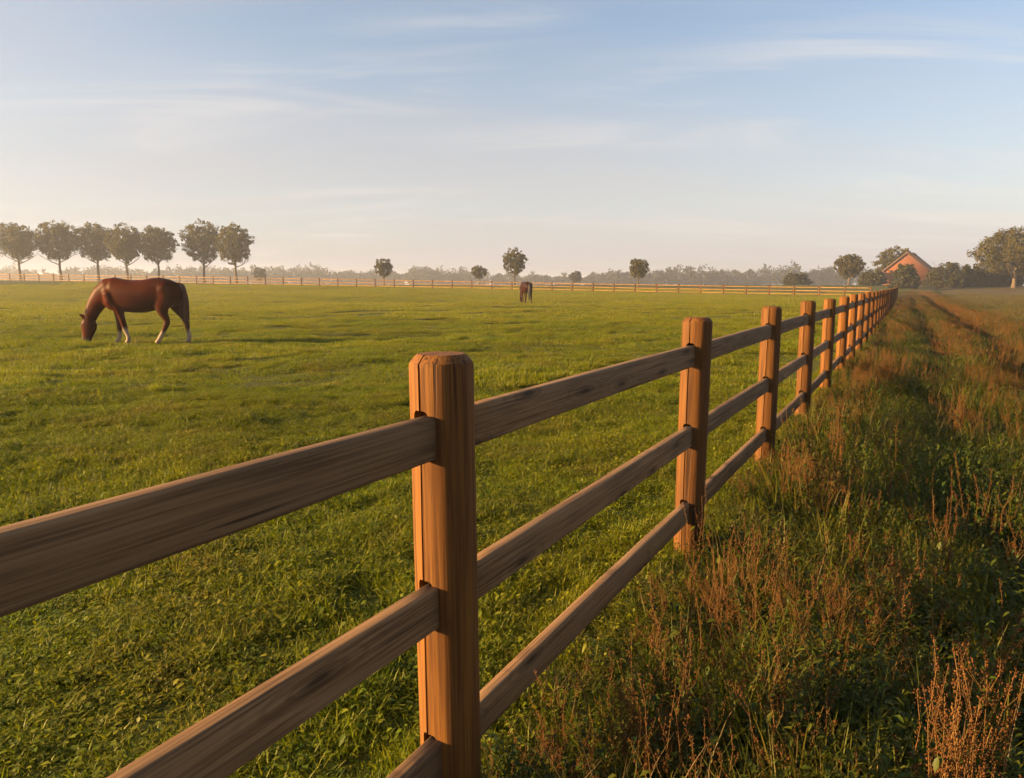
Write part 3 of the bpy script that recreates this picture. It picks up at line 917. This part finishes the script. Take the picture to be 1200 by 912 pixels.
def add_tree(name, label, cat, x, y, height, width, clear, seed, leaf='leaf_a', group=None, nclump=95, per=42, lsize=0.20, shape='round', trunk_r=None, lean=0.0):
    r = np.random.default_rng(seed)
    z = hz1(x, y)
    t = empty(name, (x, y, z), r.random() * 6.28)
    tag(t, label, cat, group)
    tr = trunk_r or (0.018 * height + 0.06)
    V, F, A = [], [], []
    g = (0.5, 0.5, 0.5, 1)
    ch = height - clear
    bend = r.normal(0, 0.10, 2)
    ztop = clear + ch * 0.72
    path = [np.array([bend[0] * (k / 7) ** 2 * 2 + 0.05 * r.normal(), bend[1] * (k / 7) ** 2 * 2 + 0.05 * r.normal(), -0.2 + (ztop + 0.2) * k / 7]) for k in range(8)]
    path[0][:2] = 0
    rads = [tr * 1.35] + [tr * (1 - 0.11 * k) for k in range(1, 8)]
    tube_np(path, rads, 8, V, F, A, g)
    nclump = int(nclump * 2.7); per = int(per * 0.80); lsize *= 0.76
    nl = 11 if height > 5 else 7
    tips = []
    cz = clear + ch * 0.47
    for k in range(nl):
        t0 = 0.0 + 0.75 * k / nl
        zb = clear * 0.92 + (ztop - clear * 0.95) * t0
        az = k * 2.4 + r.normal(0, 0.3)
        fr = 1 - 0.35 * t0
        L = width * 0.38 * fr * (0.8 + 0.35 * r.random())
        up = (0.42 + 0.6 * t0) * L * 1.3
        base = np.array([np.interp(zb, [q[2] for q in path], [q[0] for q in path]), np.interp(zb, [q[2] for q in path], [q[1] for q in path]), zb])
        m1 = base + np.array([math.cos(az) * L * 0.45, math.sin(az) * L * 0.45, up * 0.38])
        tip = base + np.array([math.cos(az) * L, math.sin(az) * L, up])
        lr = tr * 0.42 * fr
        tube_np([base, m1, tip], [lr, lr * 0.6, lr * 0.2], 5, V, F, A, g)
        tips.append((m1, tip))
        for j in range(3):
            a2 = az + r.normal(0, 0.9); q = 0.35 + 0.5 * r.random()
            b2 = base * (1 - q) ** 2 + 2 * m1 * q * (1 - q) + tip * q * q
            e = b2 + np.array([math.cos(a2) * L * 0.42, math.sin(a2) * L * 0.42, L * (0.15 + 0.4 * r.random())])
            tube_np([b2, (b2 + e) / 2 + np.array([0, 0, 0.05]), e], [lr * 0.4, lr * 0.28, lr * 0.12], 4, V, F, A, g)
            tips.append((b2, e))
    tm = py_mesh(name + '_trunk', V, F, M['bark'], True)
    mesh_obj('trunk', tm, t)
    # leaf clumps over an uneven crown
    C, RR = [], []
    k = 0
    while len(C) < nclump and k < 5000:
        k += 1
        d = r.normal(0, 1, 3); d /= np.linalg.norm(d)
        rr = r.random() ** 0.38
        lump = 0.93 + 0.09 * math.sin(3.1 * math.atan2(d[1], d[0]) + seed) * math.sin(4.3 * d[2] + seed * 1.7) + r.normal(0, 0.035)
        hx = width / 2 * rr * lump
        pz = d[2] * rr * ch * 0.47 * lump
        if shape == 'round':
            taper = 1.0 - 0.22 * max(0, -d[2])
        elif shape == 'broad':
            taper = 1.08 if d[2] < 0.2 else 1.0
        else:
            taper = 1.0 - 0.25 * (pz / (ch * 0.5))
        c = np.array([d[0] * hx * taper, d[1] * hx * taper, cz + ch * 0.03 + pz])
        if clear < 0.5:      # bushes: full down to the ground
            q = abs(d[2]) * rr
            w_ = width / 2 * lump * math.sqrt(max(0.0, 1 - (0.93 * q) ** 2.2)) * r.random() ** 0.4
            if shape == 'cone': w_ *= 1 - 0.35 * q
            a2 = math.atan2(d[1], d[0])
            c = np.array([math.cos(a2) * w_, math.sin(a2) * w_, 0.12 + q * height * 0.95])
        elif c[2] < clear * 0.8: continue
        C.append(c); RR.append((0.058 * width + 0.05) * (0.6 + 0.7 * r.random()))
    for m1, e in tips:
        q = np.array([e[0] / (width / 2), e[1] / (width / 2), (e[2] - cz) / (ch * 0.47)])
        if np.linalg.norm(q) < 0.85: C.append(e); RR.append(0.06 * width)
    Q, col = crown_quads(np.array(C), RR, per, lsize, r)
    cm = quads_mesh(name + '_crown', Q, M[leaf], {'bl': ('FLOAT_COLOR', col)})
    mesh_obj('crown', cm, t)
    return t
def px(x, Y): return (x - 600) / 858.6 * Y
ROW = 'row of trees behind the far fence at left'
row = [(25, 69, 53), (72, 73, 50), (116, 70, 48), (150, 69, 42), (187, 69, 46), (240, 76, 48), (277, 72, 46)]
row_lab = ['round-crowned tree at the far left end of the tree row', 'second tree from the left end of the tree row', 'tree above the back of the brown grazing horse, third in the row', 'slim tree in the middle of the tree row, fourth from the left', 'fifth tree in the row, just before the gap',
           'tall tree after the gap, left one of the pair', 'right tree of the pair after the gap in the row']
for i, ((x, hp, wp), lab) in enumerate(zip(row, row_lab)):
    Y = 150 + (i % 3) * 1.5
    add_tree('avenue_tree', lab, 'tree', px(x, Y), Y, hp * Y / 858.6, 1.02 * wp * Y / 858.6, 3.6, 400 + i, group=ROW, nclump=150, per=40, lsize=0.21)
MID = 'young trees standing beyond the far fence'
add_tree('young_tree', 'small round tree alone beyond the fence, left of the other small trees', 'tree', px(450, 140), 140, 5.4, 3.9, 1.3, 420, group=MID, nclump=60, per=34, lsize=0.17)
add_tree('young_tree', 'small pale tree just left of the taller tree behind the dark horse', 'tree', px(562, 165), 165, 4.6, 4.0, 1.2, 421, group=MID, nclump=60, per=34, lsize=0.17)
add_tree('young_tree', 'taller tree rising behind the distant dark horse', 'tree', px(603, 140), 140, 7.2, 5.2, 1.7, 422, group=MID, nclump=75, per=38, lsize=0.18)
add_tree('young_tree', 'lone small tree beyond the fence right of the dark horse', 'tree', px(748, 130), 130, 5.2, 4.0, 1.2, 423, group=MID, nclump=60, per=36, lsize=0.17)
add_tree('round_tree', 'dense round tree standing left of the brick barn', 'tree', px(994, 150), 150, 6.5, 6.0, 1.1, 424, nclump=90, per=52, lsize=0.20)
add_tree('barn_tree', 'bushy tree rising behind the left side of the brick barn', 'tree', px(1046, 178), 178, 9.6, 9.5, 0.8, 425, 'leaf_a', nclump=110, per=50, lsize=0.25)
add_tree('spreading_tree', 'large spreading tree with visible branches at the right edge', 'tree', px(1188, 132), 132, 11.0, 13.6, 1.9, 426, 'leaf_a', nclump=190, per=48, lsize=0.24, shape='broad', trunk_r=0.36)
HED = 'bushes of the hedge right of the barn'
add_tree('bush', 'dark bush standing in front of the barn gable', 'bush', px(1060, 128), 128, 4.6, 5.2, 0.15, 430, 'leaf_b', None, 70, 56, 0.19, 'cone')
add_tree('bush', 'broad rounded bush just right of the barn', 'bush', px(1107, 136), 136, 4.7, 7.6, 0.1, 431, 'leaf_b', HED, 95, 60, 0.2)
add_tree('bush', 'low dark bush in the hedge between the broad bush and the spreading tree', 'bush', px(1141, 138), 138, 4.3, 6.6, 0.05, 432, 'leaf_b', HED, 90, 60, 0.2)
add_tree('bush', 'dark bush in the hedge left of the spreading tree trunk', 'bush', px(1165, 141), 141, 4.8, 7.0, 0.05, 433, 'leaf_b', HED, 90, 60, 0.2)
add_tree('bush', 'dark bush at the right edge behind the spreading tree', 'bush', px(1196, 143), 143, 4.6, 7.5, 0.05, 434, 'leaf_b', HED, 90, 60, 0.2)
add_tree('bush', 'low bush at the left foot of the barn', 'bush', px(1022, 142), 142, 2.9, 5.2, 0.05, 435, 'leaf_b', None, 70, 50, 0.19)
add_tree('bush', 'low wide bush beyond the far fence, left of the round tree', 'bush', px(933, 165), 165, 2.9, 6.2, 0.05, 436, 'leaf_b', None, 70, 50, 0.19)
add_tree('distant_tree', 'faded round tree at the end of the tree row, in the mist', 'tree', px(305, 250), 250, 5.6, 5.0, 0.5, 437, 'leaf_b', None, 55, 40, 0.25)
add_tree('distant_tree', 'faded tree against the far wood right of the dark horse', 'tree', px(675, 250), 250, 5.2, 4.6, 0.5, 438, 'leaf_b', None, 55, 40, 0.25)
# the far wood: one hazy mass along the horizon
r = np.random.default_rng(500)
C, RR = [], []
for i in range(760):
    X = r.uniform(-520, 420)
    Y = 420 + 70 * fbm(np.array([X * 0.01]), np.array([0.5]), 3, 2)[0] + r.uniform(0, 70) - 0.10 * max(0, X)
    h = (6.0 + 9.0 * fbm(np.array([X * 0.03]), np.array([2.0]), 8, 3)[0]) * r.uniform(0.75, 1.15)
    w = h * r.uniform(0.9, 1.3)
    z0 = hz1(X, Y)
    for k in range(11):
        d = r.normal(0, 1, 3); d /= np.linalg.norm(d)
        q = r.random() ** 0.4
        C.append(np.array([X + d[0] * w / 2 * q, Y + d[1] * w / 2 * q, z0 + h * 0.42 + d[2] * h * 0.50 * q])); RR.append(w * 0.2)
Q, col = crown_quads(np.array(C), RR, 30, 0.72, r)
tag(mesh_obj('far_wood', quads_mesh('far_wood', Q, M['wood_far'], {'bl': ('FLOAT_COLOR', col)})), 'misty line of far woodland along the horizon', 'woodland', None, 'stuff')

# ------------------------------------------------------------------ barn
def brick_mat():
    t = NT('barn_brick')
    v = t.mapping(t.coord(), (1, 1, 1), rot=(R(90), 0, 0))
    b = t.node('ShaderNodeTexBrick')
    t.link(v, b.inputs['Vector'])
    b.inputs['Scale'].default_value = 1.0
    b.inputs['Brick Width'].default_value = 0.24
    b.inputs['Row Height'].default_value = 0.08
    b.inputs['Mortar Size'].default_value = 0.008
    b.inputs['Color1'].default_value = (0.165, 0.050, 0.019, 1)
    b.inputs['Color2'].default_value = (0.10, 0.030, 0.013, 1)
    b.inputs['Mortar'].default_value = (0.17, 0.12, 0.08, 1)
    n = t.noise(t.coord(), 0.9, 4, 0.6)
    col = t.mix(t.mrange(n, 0.35, 0.7, 0, 0.5), b.outputs['Color'], (0.13, 0.055, 0.03))
    return t.finish(t.principled(col, 0.9, 0.1, t.bump(b.outputs['Fac'], 0.4, 0.01)))
def roof_mat():
    t = NT('barn_roof_tile')
    n = t.noise(t.mapping(t.coord(), (1, 0.4, 1)), 2.5, 4, 0.6)
    return t.finish(t.principled(t.ramp(n, [(0.3, (0.07, 0.045, 0.035)), (0.7, (0.13, 0.075, 0.055))]), 0.85, 0.15))
def board_mat():
    t = NT('barn_verge_board')
    n = t.noise(t.coord(), 3.0, 3, 0.5)
    return t.finish(t.principled(t.ramp(n, [(0.3, (0.10, 0.06, 0.04)), (0.7, (0.16, 0.10, 0.07))]), 0.8, 0.2))
BX, BY = px(1060, 152), 152.0
bz = hz1(BX, BY)
barn = empty('brick_barn', (BX, BY, bz), R(-36))     # local -Y is the gable, turned a little to the left of the camera
tag(barn, 'red brick barn with a steep pitched roof at the end of the fence', 'barn')
hw, he, hr, dp = 4.0, 3.1, 6.6, 13.0
Vb = [(-hw, 0, -.4), (hw, 0, -.4), (hw, 0, he), (0, 0, hr), (-hw, 0, he), (-hw, dp, -.4), (hw, dp, -.4), (hw, dp, he), (0, dp, hr), (-hw, dp, he)]
Fb = [(0, 1, 2, 3, 4), (6, 5, 9, 8, 7), (1, 6, 7, 2), (5, 0, 4, 9)]
mesh_obj('wall', py_mesh('barn_wall', Vb, Fb, brick_mat()), barn)
sl = (hr - he) / hw
roofm, boardm = roof_mat(), board_mat()
for s in (-1, 1):
    # stepped tile courses up each slope
    V, F = [], []
    nC = 22
    o_ = 0.45
    for c in range(nC):
        x0 = (hw + o_) * (1 - c / nC); x1 = (hw + o_) * (1 - (c + 1) / nC) - 0.02
        za = hr + 0.10 - sl * x0 + 0.05; zb = hr + 0.10 - sl * x1 + 0.01
        b = len(V)
        for yy in (-0.35, dp + 0.35):
            V += [(s * x0, yy, za), (s * x1, yy, zb), (s * x1, yy, zb - 0.07), (s * x0, yy, za - 0.07)]
        F += [(b, b + 1, b + 5, b + 4), (b + 1, b + 2, b + 6, b + 5), (b + 2, b + 3, b + 7, b + 6), (b + 3, b, b + 4, b + 7), (b, b + 3, b + 2, b + 1), (b + 4, b + 5, b + 6, b + 7)]
    slope = mesh_obj('roof_slope', py_mesh('barn_roof', V, F, roofm), barn)
    x0, x1 = s * (hw + 0.42), 0.0
    za, zb = hr + 0.06 - sl * (hw + 0.42), hr + 0.06
    V = [(x0, -0.42, za), (x1, -0.42, zb), (x1, -0.42, zb - 0.17), (x0, -0.42, za - 0.17), (x0, -0.36, za), (x1, -0.36, zb), (x1, -0.36, zb - 0.17), (x0, -0.36, za - 0.17)]
    F = [(0, 1, 2, 3), (7, 6, 5, 4), (0, 4, 5, 1), (3, 2, 6, 7), (0, 3, 7, 4)]
    mesh_obj('verge_board', py_mesh('barn_verge_board', V, F, boardm), slope)
rv = []
for yy in (-0.35, dp + 0.35):
    rv += [(0.16 * math.cos(R(a)), yy, hr + 0.10 + 0.14 * math.sin(R(a))) for a in (0, 36, 72, 108, 144, 180)]
rf = [(i, i + 1, i + 7, i + 6) for i in range(5)] + [tuple(range(6)), tuple(range(11, 5, -1))]
mesh_obj('ridge', py_mesh('barn_ridge', rv, rf, roofm), barn)

# ------------------------------------------------------------------ horses
S = 1 / 308.0
def hp(zx, zy): return ((zx - 540) * S, (675 - zy) * S)
def loft(bm, st, sides=18, power=2.0):
    """st: list of (x, y, z, half_in_plane, half_lateral, tx, tz) rings; tx,tz tangent in the side plane"""
    rings = []
    for (x, y, z, a, b, tx, tz) in st:
        L = math.hypot(tx, tz); nx, nz = -tz / L, tx / L
        ring = []
        for k in range(sides):
            an = 2 * math.pi * k / sides
            c, s = math.cos(an), math.sin(an)
            c = math.copysign(abs(c) ** (2 / power), c); s = math.copysign(abs(s) ** (2 / power), s)
            ring.append(bm.verts.new((x + nx * a * c, y + b * s, z + nz * a * c)))
        rings.append(ring)
    for A, B in zip(rings[:-1], rings[1:]):
        for k in range(sides):
            bm.faces.new((A[k], A[(k + 1) % sides], B[(k + 1) % sides], B[k]))
    bm.faces.new(rings[0][::-1]); bm.faces.new(rings[-1])
def limb(bm, pts, sides=14):
    # thin lower limbs are drawn stouter: the smoothing afterwards slims them again
    P = [(hp(a, b), y, ra + (0.014 if ra < 0.075 and b > 480 and len(pts) > 9 else 0.004), rb + (0.012 if ra < 0.075 and b > 480 and len(pts) > 9 else 0.004)) for (a, b, y, ra, rb) in pts]
    st = []
    for i, ((x, z), y, ra, rb) in enumerate(P):
        (x0, z0) = P[max(0, i - 1)][0]; (x1, z1) = P[min(len(P) - 1, i + 1)][0]
        st.append((x, y, z, ra, rb, x1 - x0, z1 - z0))
    loft(bm, st, sides)
def horse_mesh():
    bm = bmesh.new()
    body = [(308, 270, 360, .07), (322, 235, 385, .14), (348, 195, 412, .20), (400, 160, 426, .262), (460, 171, 430, .295), (540, 183, 436, .325), (620, 180, 438, .335),
            (700, 167, 420, .325), (760, 163, 398, .315), (830, 177, 392, .30), (885, 203, 380, .25), (920, 240, 350, .16), (932, 270, 325, .08)]
    st = []
    for zx, t, b, w in body:
        x, zt = hp(zx, t); _, zb = hp(zx, b)
        st.append((x, 0, (zt + zb) / 2, (zt - zb) / 2, w, 1, 0))
    loft(bm, st, 22, 2.15)
    limb(bm, [(420, 265, 0, .33, .23), (360, 272, 0, .345, .195), (302, 308, 0, .282, .150), (255, 360, 0, .225, .115), (218, 420, 0, .185, .095), (195, 470, 0, .165, .085), (185, 500, 0, .14, .08)], 18)
    limb(bm, [(185, 462, 0, .05, .06), (186, 485, 0, .14, .088), (182, 525, 0, .205, .098), (176, 560, 0, .19, .092), (166, 600, 0, .145, .078), (158, 630, 0, .12, .066), (155, 652, 0, .118, .066), (153, 668, 0, .095, .058), (152, 674, 0, .05, .04)], 16)
    for sy in (-1, 1):      # shoulder and haunch muscle
        limb(bm, [(352, 235, sy * .10, .08, .05), (372, 280, sy * .205, .12, .085), (392, 345, sy * .215, .12, .085), (415, 400, sy * .17, .09, .06)], 12)
        limb(bm, [(735, 210, sy * .16, .10, .07), (800, 250, sy * .235, .20, .10), (830, 310, sy * .235, .20, .10), (835, 370, sy * .19, .12, .07)], 12)
    for y, ex in ((-.055, 152), (.055, 138)):       # ears
        limb(bm, [(ex + 8, 485, y, .035, .03), (ex - 6, 465, y * 1.15, .034, .026), (ex - 20, 452, y * 1.3, .024, .016), (ex - 34, 443, y * 1.4, .005, .005)], 8)
    limb(bm, [(375, 300, .14, .22, .10), (385, 380, .14, .15, .11), (391, 440, .14, .088, .075), (395, 500, .14, .062, .055), (396, 545, .14, .058, .052), (396, 568, .14, .050, .046), (394, 600, .14, .036, .033), (391, 630, .14, .043, .038), (382, 648, .14, .038, .035), (374, 658, .14, .048, .046), (369, 674, .14, .062, .054)])
    limb(bm, [(420, 300, -.14, .24, .10), (436, 380, -.14, .165, .11), (452, 440, -.14, .092, .078), (468, 500, -.14, .064, .057), (479, 545, -.14, .060, .054), (484, 568, -.14, .052, .048), (494, 600, -.14, .037, .034), (505, 630, -.14, .044, .039), (501, 648, -.14, .038, .035), (497, 658, -.14, .048, .046), (492, 674, -.14, .062, .054)])
    limb(bm, [(815, 280, -.15, .34, .14), (792, 350, -.16, .26, .135), (778, 405, -.16, .165, .115), (792, 450, -.16, .105, .085), (812, 490, -.16, .078, .060), (812, 516, -.16, .066, .054), (795, 550, -.16, .050, .043), (772, 595, -.16, .042, .038), (754, 626, -.16, .048, .042), (742, 645, -.16, .040, .037), (733, 657, -.16, .049, .047), (726, 674, -.16, .063, .055)])
    limb(bm, [(835, 280, .15, .32, .14), (845, 350, .16, .25, .13), (868, 405, .16, .155, .11), (892, 450, .16, .10, .08), (914, 490, .16, .078, .060), (922, 516, .16, .064, .054), (926, 550, .16, .048, .043), (932, 595, .16, .041, .037), (936, 626, .16, .048, .042), (933, 645, .16, .040, .037), (929, 657, .16, .049, .047), (925, 674, .16, .063, .055)])
    bmesh.ops.recalc_face_normals(bm, faces=bm.faces)
    me = bpy.data.meshes.new('tmp'); bm.to_mesh(me); bm.free()
    o = mesh_obj('tmp_horse', me)
    md = o.modifiers.new('r', 'REMESH'); md.mode = 'VOXEL'; md.voxel_size = 0.017
    sm = o.modifiers.new('s', 'SMOOTH'); sm.factor = 0.5; sm.iterations = 9
    dg = bpy.context.evaluated_depsgraph_get()
    res = bpy.data.meshes.new_from_object(o.evaluated_get(dg))
    bpy.data.objects.remove(o)
    # trunk, neck and quarters flow into each other; legs and head keep their form
    o = mesh_obj('tmp_horse', res)
    co = np.empty(len(res.vertices) * 3, dtype=np.float32); res.vertices.foreach_get('co', co); co = co.reshape(-1, 3)
    w = sstep(0.78, 1.0, co[:, 2]) * sstep(-1.15, -0.95, co[:, 0])
    vg_ = o.vertex_groups.new(name='trunk')
    for i in np.nonzero(w > 0.02)[0]: vg_.add([int(i)], float(w[i]), 'REPLACE')
    sm = o.modifiers.new('s2', 'SMOOTH'); sm.factor = 0.5; sm.iterations = 26; sm.vertex_group = 'trunk'
    dg = bpy.context.evaluated_depsgraph_get()
    res = bpy.data.meshes.new_from_object(o.evaluated_get(dg))
    bpy.data.objects.remove(o)
    res.polygons.foreach_set('use_smooth', np.ones(len(res.polygons), dtype=bool))
    return res
def coat(me, main, shade, sock, hoof, muzzle, blaze):
    n = len(me.vertices)
    co = np.empty(n * 3, dtype=np.float32); me.vertices.foreach_get('co', co); co = co.reshape(-1, 3)
    x, y, z = co[:, 0], co[:, 1], co[:, 2]
    c = np.tile(np.array(main), (n, 1))
    mot = vnoise(x * 5 + 3, z * 5 + y * 3, 91)[:, None]
    mot2 = fbm(x * 3.1 + 7, z * 3.4 + y * 2, 95, 3)[:, None]
    c = c * (0.70 + 0.45 * mot) * (0.65 + 0.7 * mot2)
    legs = (x > -0.75)
    k = ((1 - sstep(0.55, 0.80, z)) * legs)[:, None]; c = c * (1 - k) + np.array(shade) * k
    if sock:
        k = ((1 - sstep(0.26, 0.40, z + 0.05 * np.sin(x * 9))) * legs)[:, None]; c = c * (1 - k) + np.array(sock) * k
    k = ((1 - sstep(0.045, 0.06, z)) * legs)[:, None]; c = c * (1 - k) + np.array(hoof) * k
    k = ((1 - sstep(0.10, 0.22, z)) * (x < -0.95))[:, None]; c = c * (1 - k) + np.array(muzzle) * k
    if blaze:
        front = (1 - sstep(-1.385, -1.345, x + 0.10 * (z - 0.4) * (z < 0.4))) * (np.abs(y) < 0.045) * sstep(0.10, 0.2, z) * (z < 0.55)
        k = front[:, None]; c = c * (1 - k) + np.array(blaze) * k
    out = np.ones((n, 4), dtype=np.float32); out[:, :3] = c
    if 'coat' in me.attributes: me.attributes.remove(me.attributes['coat'])
    me.attributes.new('coat', 'FLOAT_COLOR', 'POINT').data.foreach_set('color', out.ravel())
def coat_mat():
    t = NT('horse_coat')
    n = t.noise(t.mapping(t.coord(), (14, 14, 40)), 3.0, 3, 0.6)
    col = t.mix(t.mrange(n, 0.35, 0.7, 0.0, 0.25), t.attr('coat'), (0.03, 0.015, 0.01))
    p = t.node('ShaderNodeBsdfPrincipled')
    t.link(col, p.inputs['Base Color'])
    p.inputs['Roughness'].default_value = 0.45
    p.inputs['Specular IOR Level'].default_value = 0.035
    p.inputs['Sheen Weight'].default_value = 0.0
    t.link(t.bump(n, 0.1, 0.01), p.inputs['Normal'])
    return t.finish(p.outputs[0])
def hair_mat(name, c1, c2):
    t = NT(name)
    n = t.noise(t.mapping(t.coord(), (40, 40, 3)), 2.0, 3, 0.6)
    return t.finish(t.principled(t.ramp(n, [(0.3, c1), (0.7, c2)]), 0.5, 0.4))
def eye_mat():
    t = NT('horse_eye')
    n = t.noise(t.coord(), 30, 1)
    return t.finish(t.principled(t.ramp(n, [(0.3, (0.008, 0.006, 0.005)), (0.7, (0.02, 0.014, 0.01))]), 0.12, 0.6))
def strands(name, roots, mat, seed, rad=0.010, sides=5):
    r = np.random.default_rng(seed)
    V, F, A = [], [], []
    for path in roots:
        n = len(path)
        rr = rad * (0.6 + 0.8 * r.random())
        tube_np(path, [rr * (0.7 + 0.5 * math.sin(3.1 * k / (n - 1))) * (1 - 0.75 * (k / (n - 1)) ** 3) for k in range(n)], sides, V, F, A, (0, 0, 0, 1))
    return py_mesh(name, V, F, mat, True)
def tail_paths(seed):
    r = np.random.default_rng(seed); out = []
    cen = [(898, 203, .02), (925, 222, .04), (936, 280, .060), (937, 350, .075), (936, 420, .082), (938, 490, .075), (942, 560, .055), (945, 605, .03)]
    for i in range(64):
        ox, oy = r.normal(0, 0.55, 2); path = []
        ln = r.uniform(0.78, 1.0)
        for k, (a, b, w) in enumerate(cen):
            b = 205 + (b - 205) * ln
            x, z = hp(a, b)
            path.append(np.array([x + ox * w + r.normal(0, .006), oy * w + r.normal(0, .006), z]))
        out.append(path)
    return out
def mane_paths(seed):
    r = np.random.default_rng(seed); out = []
    crest = [(365, 172), (320, 190), (275, 236), (236, 285), (200, 345), (172, 405), (155, 455)]
    for i in range(70):
        t = i / 69 * 6; k = min(int(t), 5); f = t - k
        zx = crest[k][0] * (1 - f) + crest[k + 1][0] * f; zy = crest[k][1] * (1 - f) + crest[k + 1][1] * f
        x, z = hp(zx + 5, zy + 4)
        L = r.uniform(0.10, 0.20); side = 1 if r.random() < 0.8 else -1
        out.append([np.array([x, 0, z]), np.array([x - .018, side * .035, z + .014]), np.array([x - .01 + r.normal(0, .01), side * .08, z - L * .45]), np.array([x + r.normal(0, .02), side * .105, z - L])])
    return out
CM = coat_mat()
hmesh = horse_mesh()
def build_horse(label, loc, rz, me, hair, seed, scale=1.0):
    o = empty('horse', loc, rz)
    o.scale = (scale,) * 3
    tag(o, label, 'horse')
    me.materials.clear(); me.materials.append(CM)
    mesh_obj('body', me, o)
    mesh_obj('tail', strands('horse_tail', tail_paths(seed), hair, seed), o)
    mesh_obj('mane', strands('horse_mane', mane_paths(seed + 1), hair, seed, 0.009, 4), o)
    for s in (-1, 1):
        bm = bmesh.new(); bmesh.ops.create_uvsphere(bm, u_segments=12, v_segments=8, radius=0.016)
        x, z = hp(152, 527)
        for v in bm.verts: v.co = Vector((v.co.x * 1.2 + x, v.co.y + s * 0.082, v.co.z + z))
        em = bpy.data.meshes.new('horse_eye'); bm.to_mesh(em); bm.free(); em.materials.append(EYE)
        mesh_obj('eye', em, o)
    return o
EYE = eye_mat()
dark_mesh = hmesh.copy()
coat(hmesh, (0.050, 0.0090, 0.0008), (0.040, 0.0072, 0.0008), (0.29, 0.225, 0.165), (0.20, 0.15, 0.10), (0.03, 0.02, 0.017), (0.40, 0.32, 0.24))
coat(dark_mesh, (0.020, 0.0045, 0.0018), (0.03, 0.014, 0.010), None, (0.03, 0.022, 0.018), (0.03, 0.018, 0.014), None)
hx, hy = -9.62, 18.56
build_horse('chestnut brown horse with white socks grazing in the left of the pasture', (hx, hy, hz1(hx, hy) + 0.02), R(1), hmesh, hair_mat('chestnut_hair', (0.035, 0.007, 0.0015), (0.10, 0.026, 0.005)), 600)
build_horse('dark brown horse seen from behind in the distance', (1.05, 59.2, hz1(1.05, 59.2) + 0.02), R(-76), dark_mesh, hair_mat('dark_hair', (0.006, 0.004, 0.0035), (0.015, 0.010, 0.008)), 620, 1.06)

# ------------------------------------------------------------------ single dry weeds that stand out
DG = 'dry weeds standing out of the verge'
variants = []
for i, (stems, h, sp, dn) in enumerate([(22, 0.70, 0.085, 1.8), (5, 0.62, 0.06, 1.2), (3, 0.60, 0.04, 1.3), (9, 0.52, 0.10, 1.2), (4, 0.85, 0.06, 1.6)]):
    a, b = dry_weed_geo(stems, h, 700 + i, spread=sp, dens=dn, rad=0.0017, lean=0.12)
    variants.append((geo_mesh('dry_weed_stem_%d' % i, a, M['dry']), geo_mesh('dry_weed_seeds_%d' % i, b, M['rust'])))
weeds = [
    (0.30, 1.13, 0, 1.0, 'tall bunch of orange dry stalks in the lower right corner'),
    (1.55, 0.42, 3, 1.05, 'thick rust-red weed bunch just before the second fence post'),
    (1.30, 0.33, 3, 0.9, 'shorter rust-red weed at the foot of the fence before the second post'),
    (2.06, 0.80, 1, 1.0, 'leaning thin dry stalks in the middle of the verge'),
    (1.95, 1.00, 2, 0.9, 'few sparse dry stalks right of the leaning ones'),
    (2.06, 1.20, 1, 1.05, 'upright dry stalks in the right part of the verge'),
    (2.63, 1.36, 1, 1.1, 'dry stalks at the right edge halfway up the verge'),
    (2.30, 1.48, 2, 1.1, 'dry stalks cut by the right edge of the picture'),
    (3.40, 0.38, 3, 1.1, 'rusty weed bunch right of the third fence post'),
    (4.35, 0.45, 3, 1.15, 'rusty weed bunch before the fourth fence post'),
    (13.7, 1.95, 4, 1.0, 'tall seed spike at the outer edge of the verge, nearer one'),
    (13.9, 2.25, 4, 0.95, 'tall seed spike at the outer edge of the verge, rightmost'),
    (16.6, 1.98, 4, 1.05, 'tall seed spike at the outer edge of the verge, farther one'),
]
for i, (u, v, k, s, lab) in enumerate(weeds):
    x, y = to_xy(u, v)
    o = empty('dry_weed', (float(x), float(y), hz1(x, y)), i * 1.7)
    o.scale = (s,) * 3
    tag(o, lab, 'weed', DG)
    mesh_obj('stem', variants[k][0], o)
    tag(mesh_obj('seed_head', variants[k][1], o), kind='stuff')

# ------------------------------------------------------------------ haze
bm = bmesh.new()
bmesh.ops.create_cube(bm, size=1.0)
for v in bm.verts:
    v.co = Vector((v.co.x * 3200, v.co.y * 3200, -1.8 if v.co.z < 0 else 17.0))
hm = bpy.data.meshes.new('haze'); bm.to_mesh(hm); bm.free()
mt = bpy.data.materials.new('morning_haze'); mt.use_nodes = True
nt = mt.node_tree; nt.nodes.clear()
ho = nt.nodes.new('ShaderNodeOutputMaterial'); pv = nt.nodes.new('ShaderNodeVolumePrincipled')
pv.inputs['Color'].default_value = (0.74, 0.82, 0.95, 1)
pv.inputs['Density'].default_value = 0.00075
pv.inputs['Anisotropy'].default_value = 0.3
nt.links.new(pv.outputs[0], ho.inputs['Volume'])
hm.materials.append(mt)
tag(mesh_obj('haze', hm), 'thin morning mist over the pasture', 'mist', None, 'stuff')
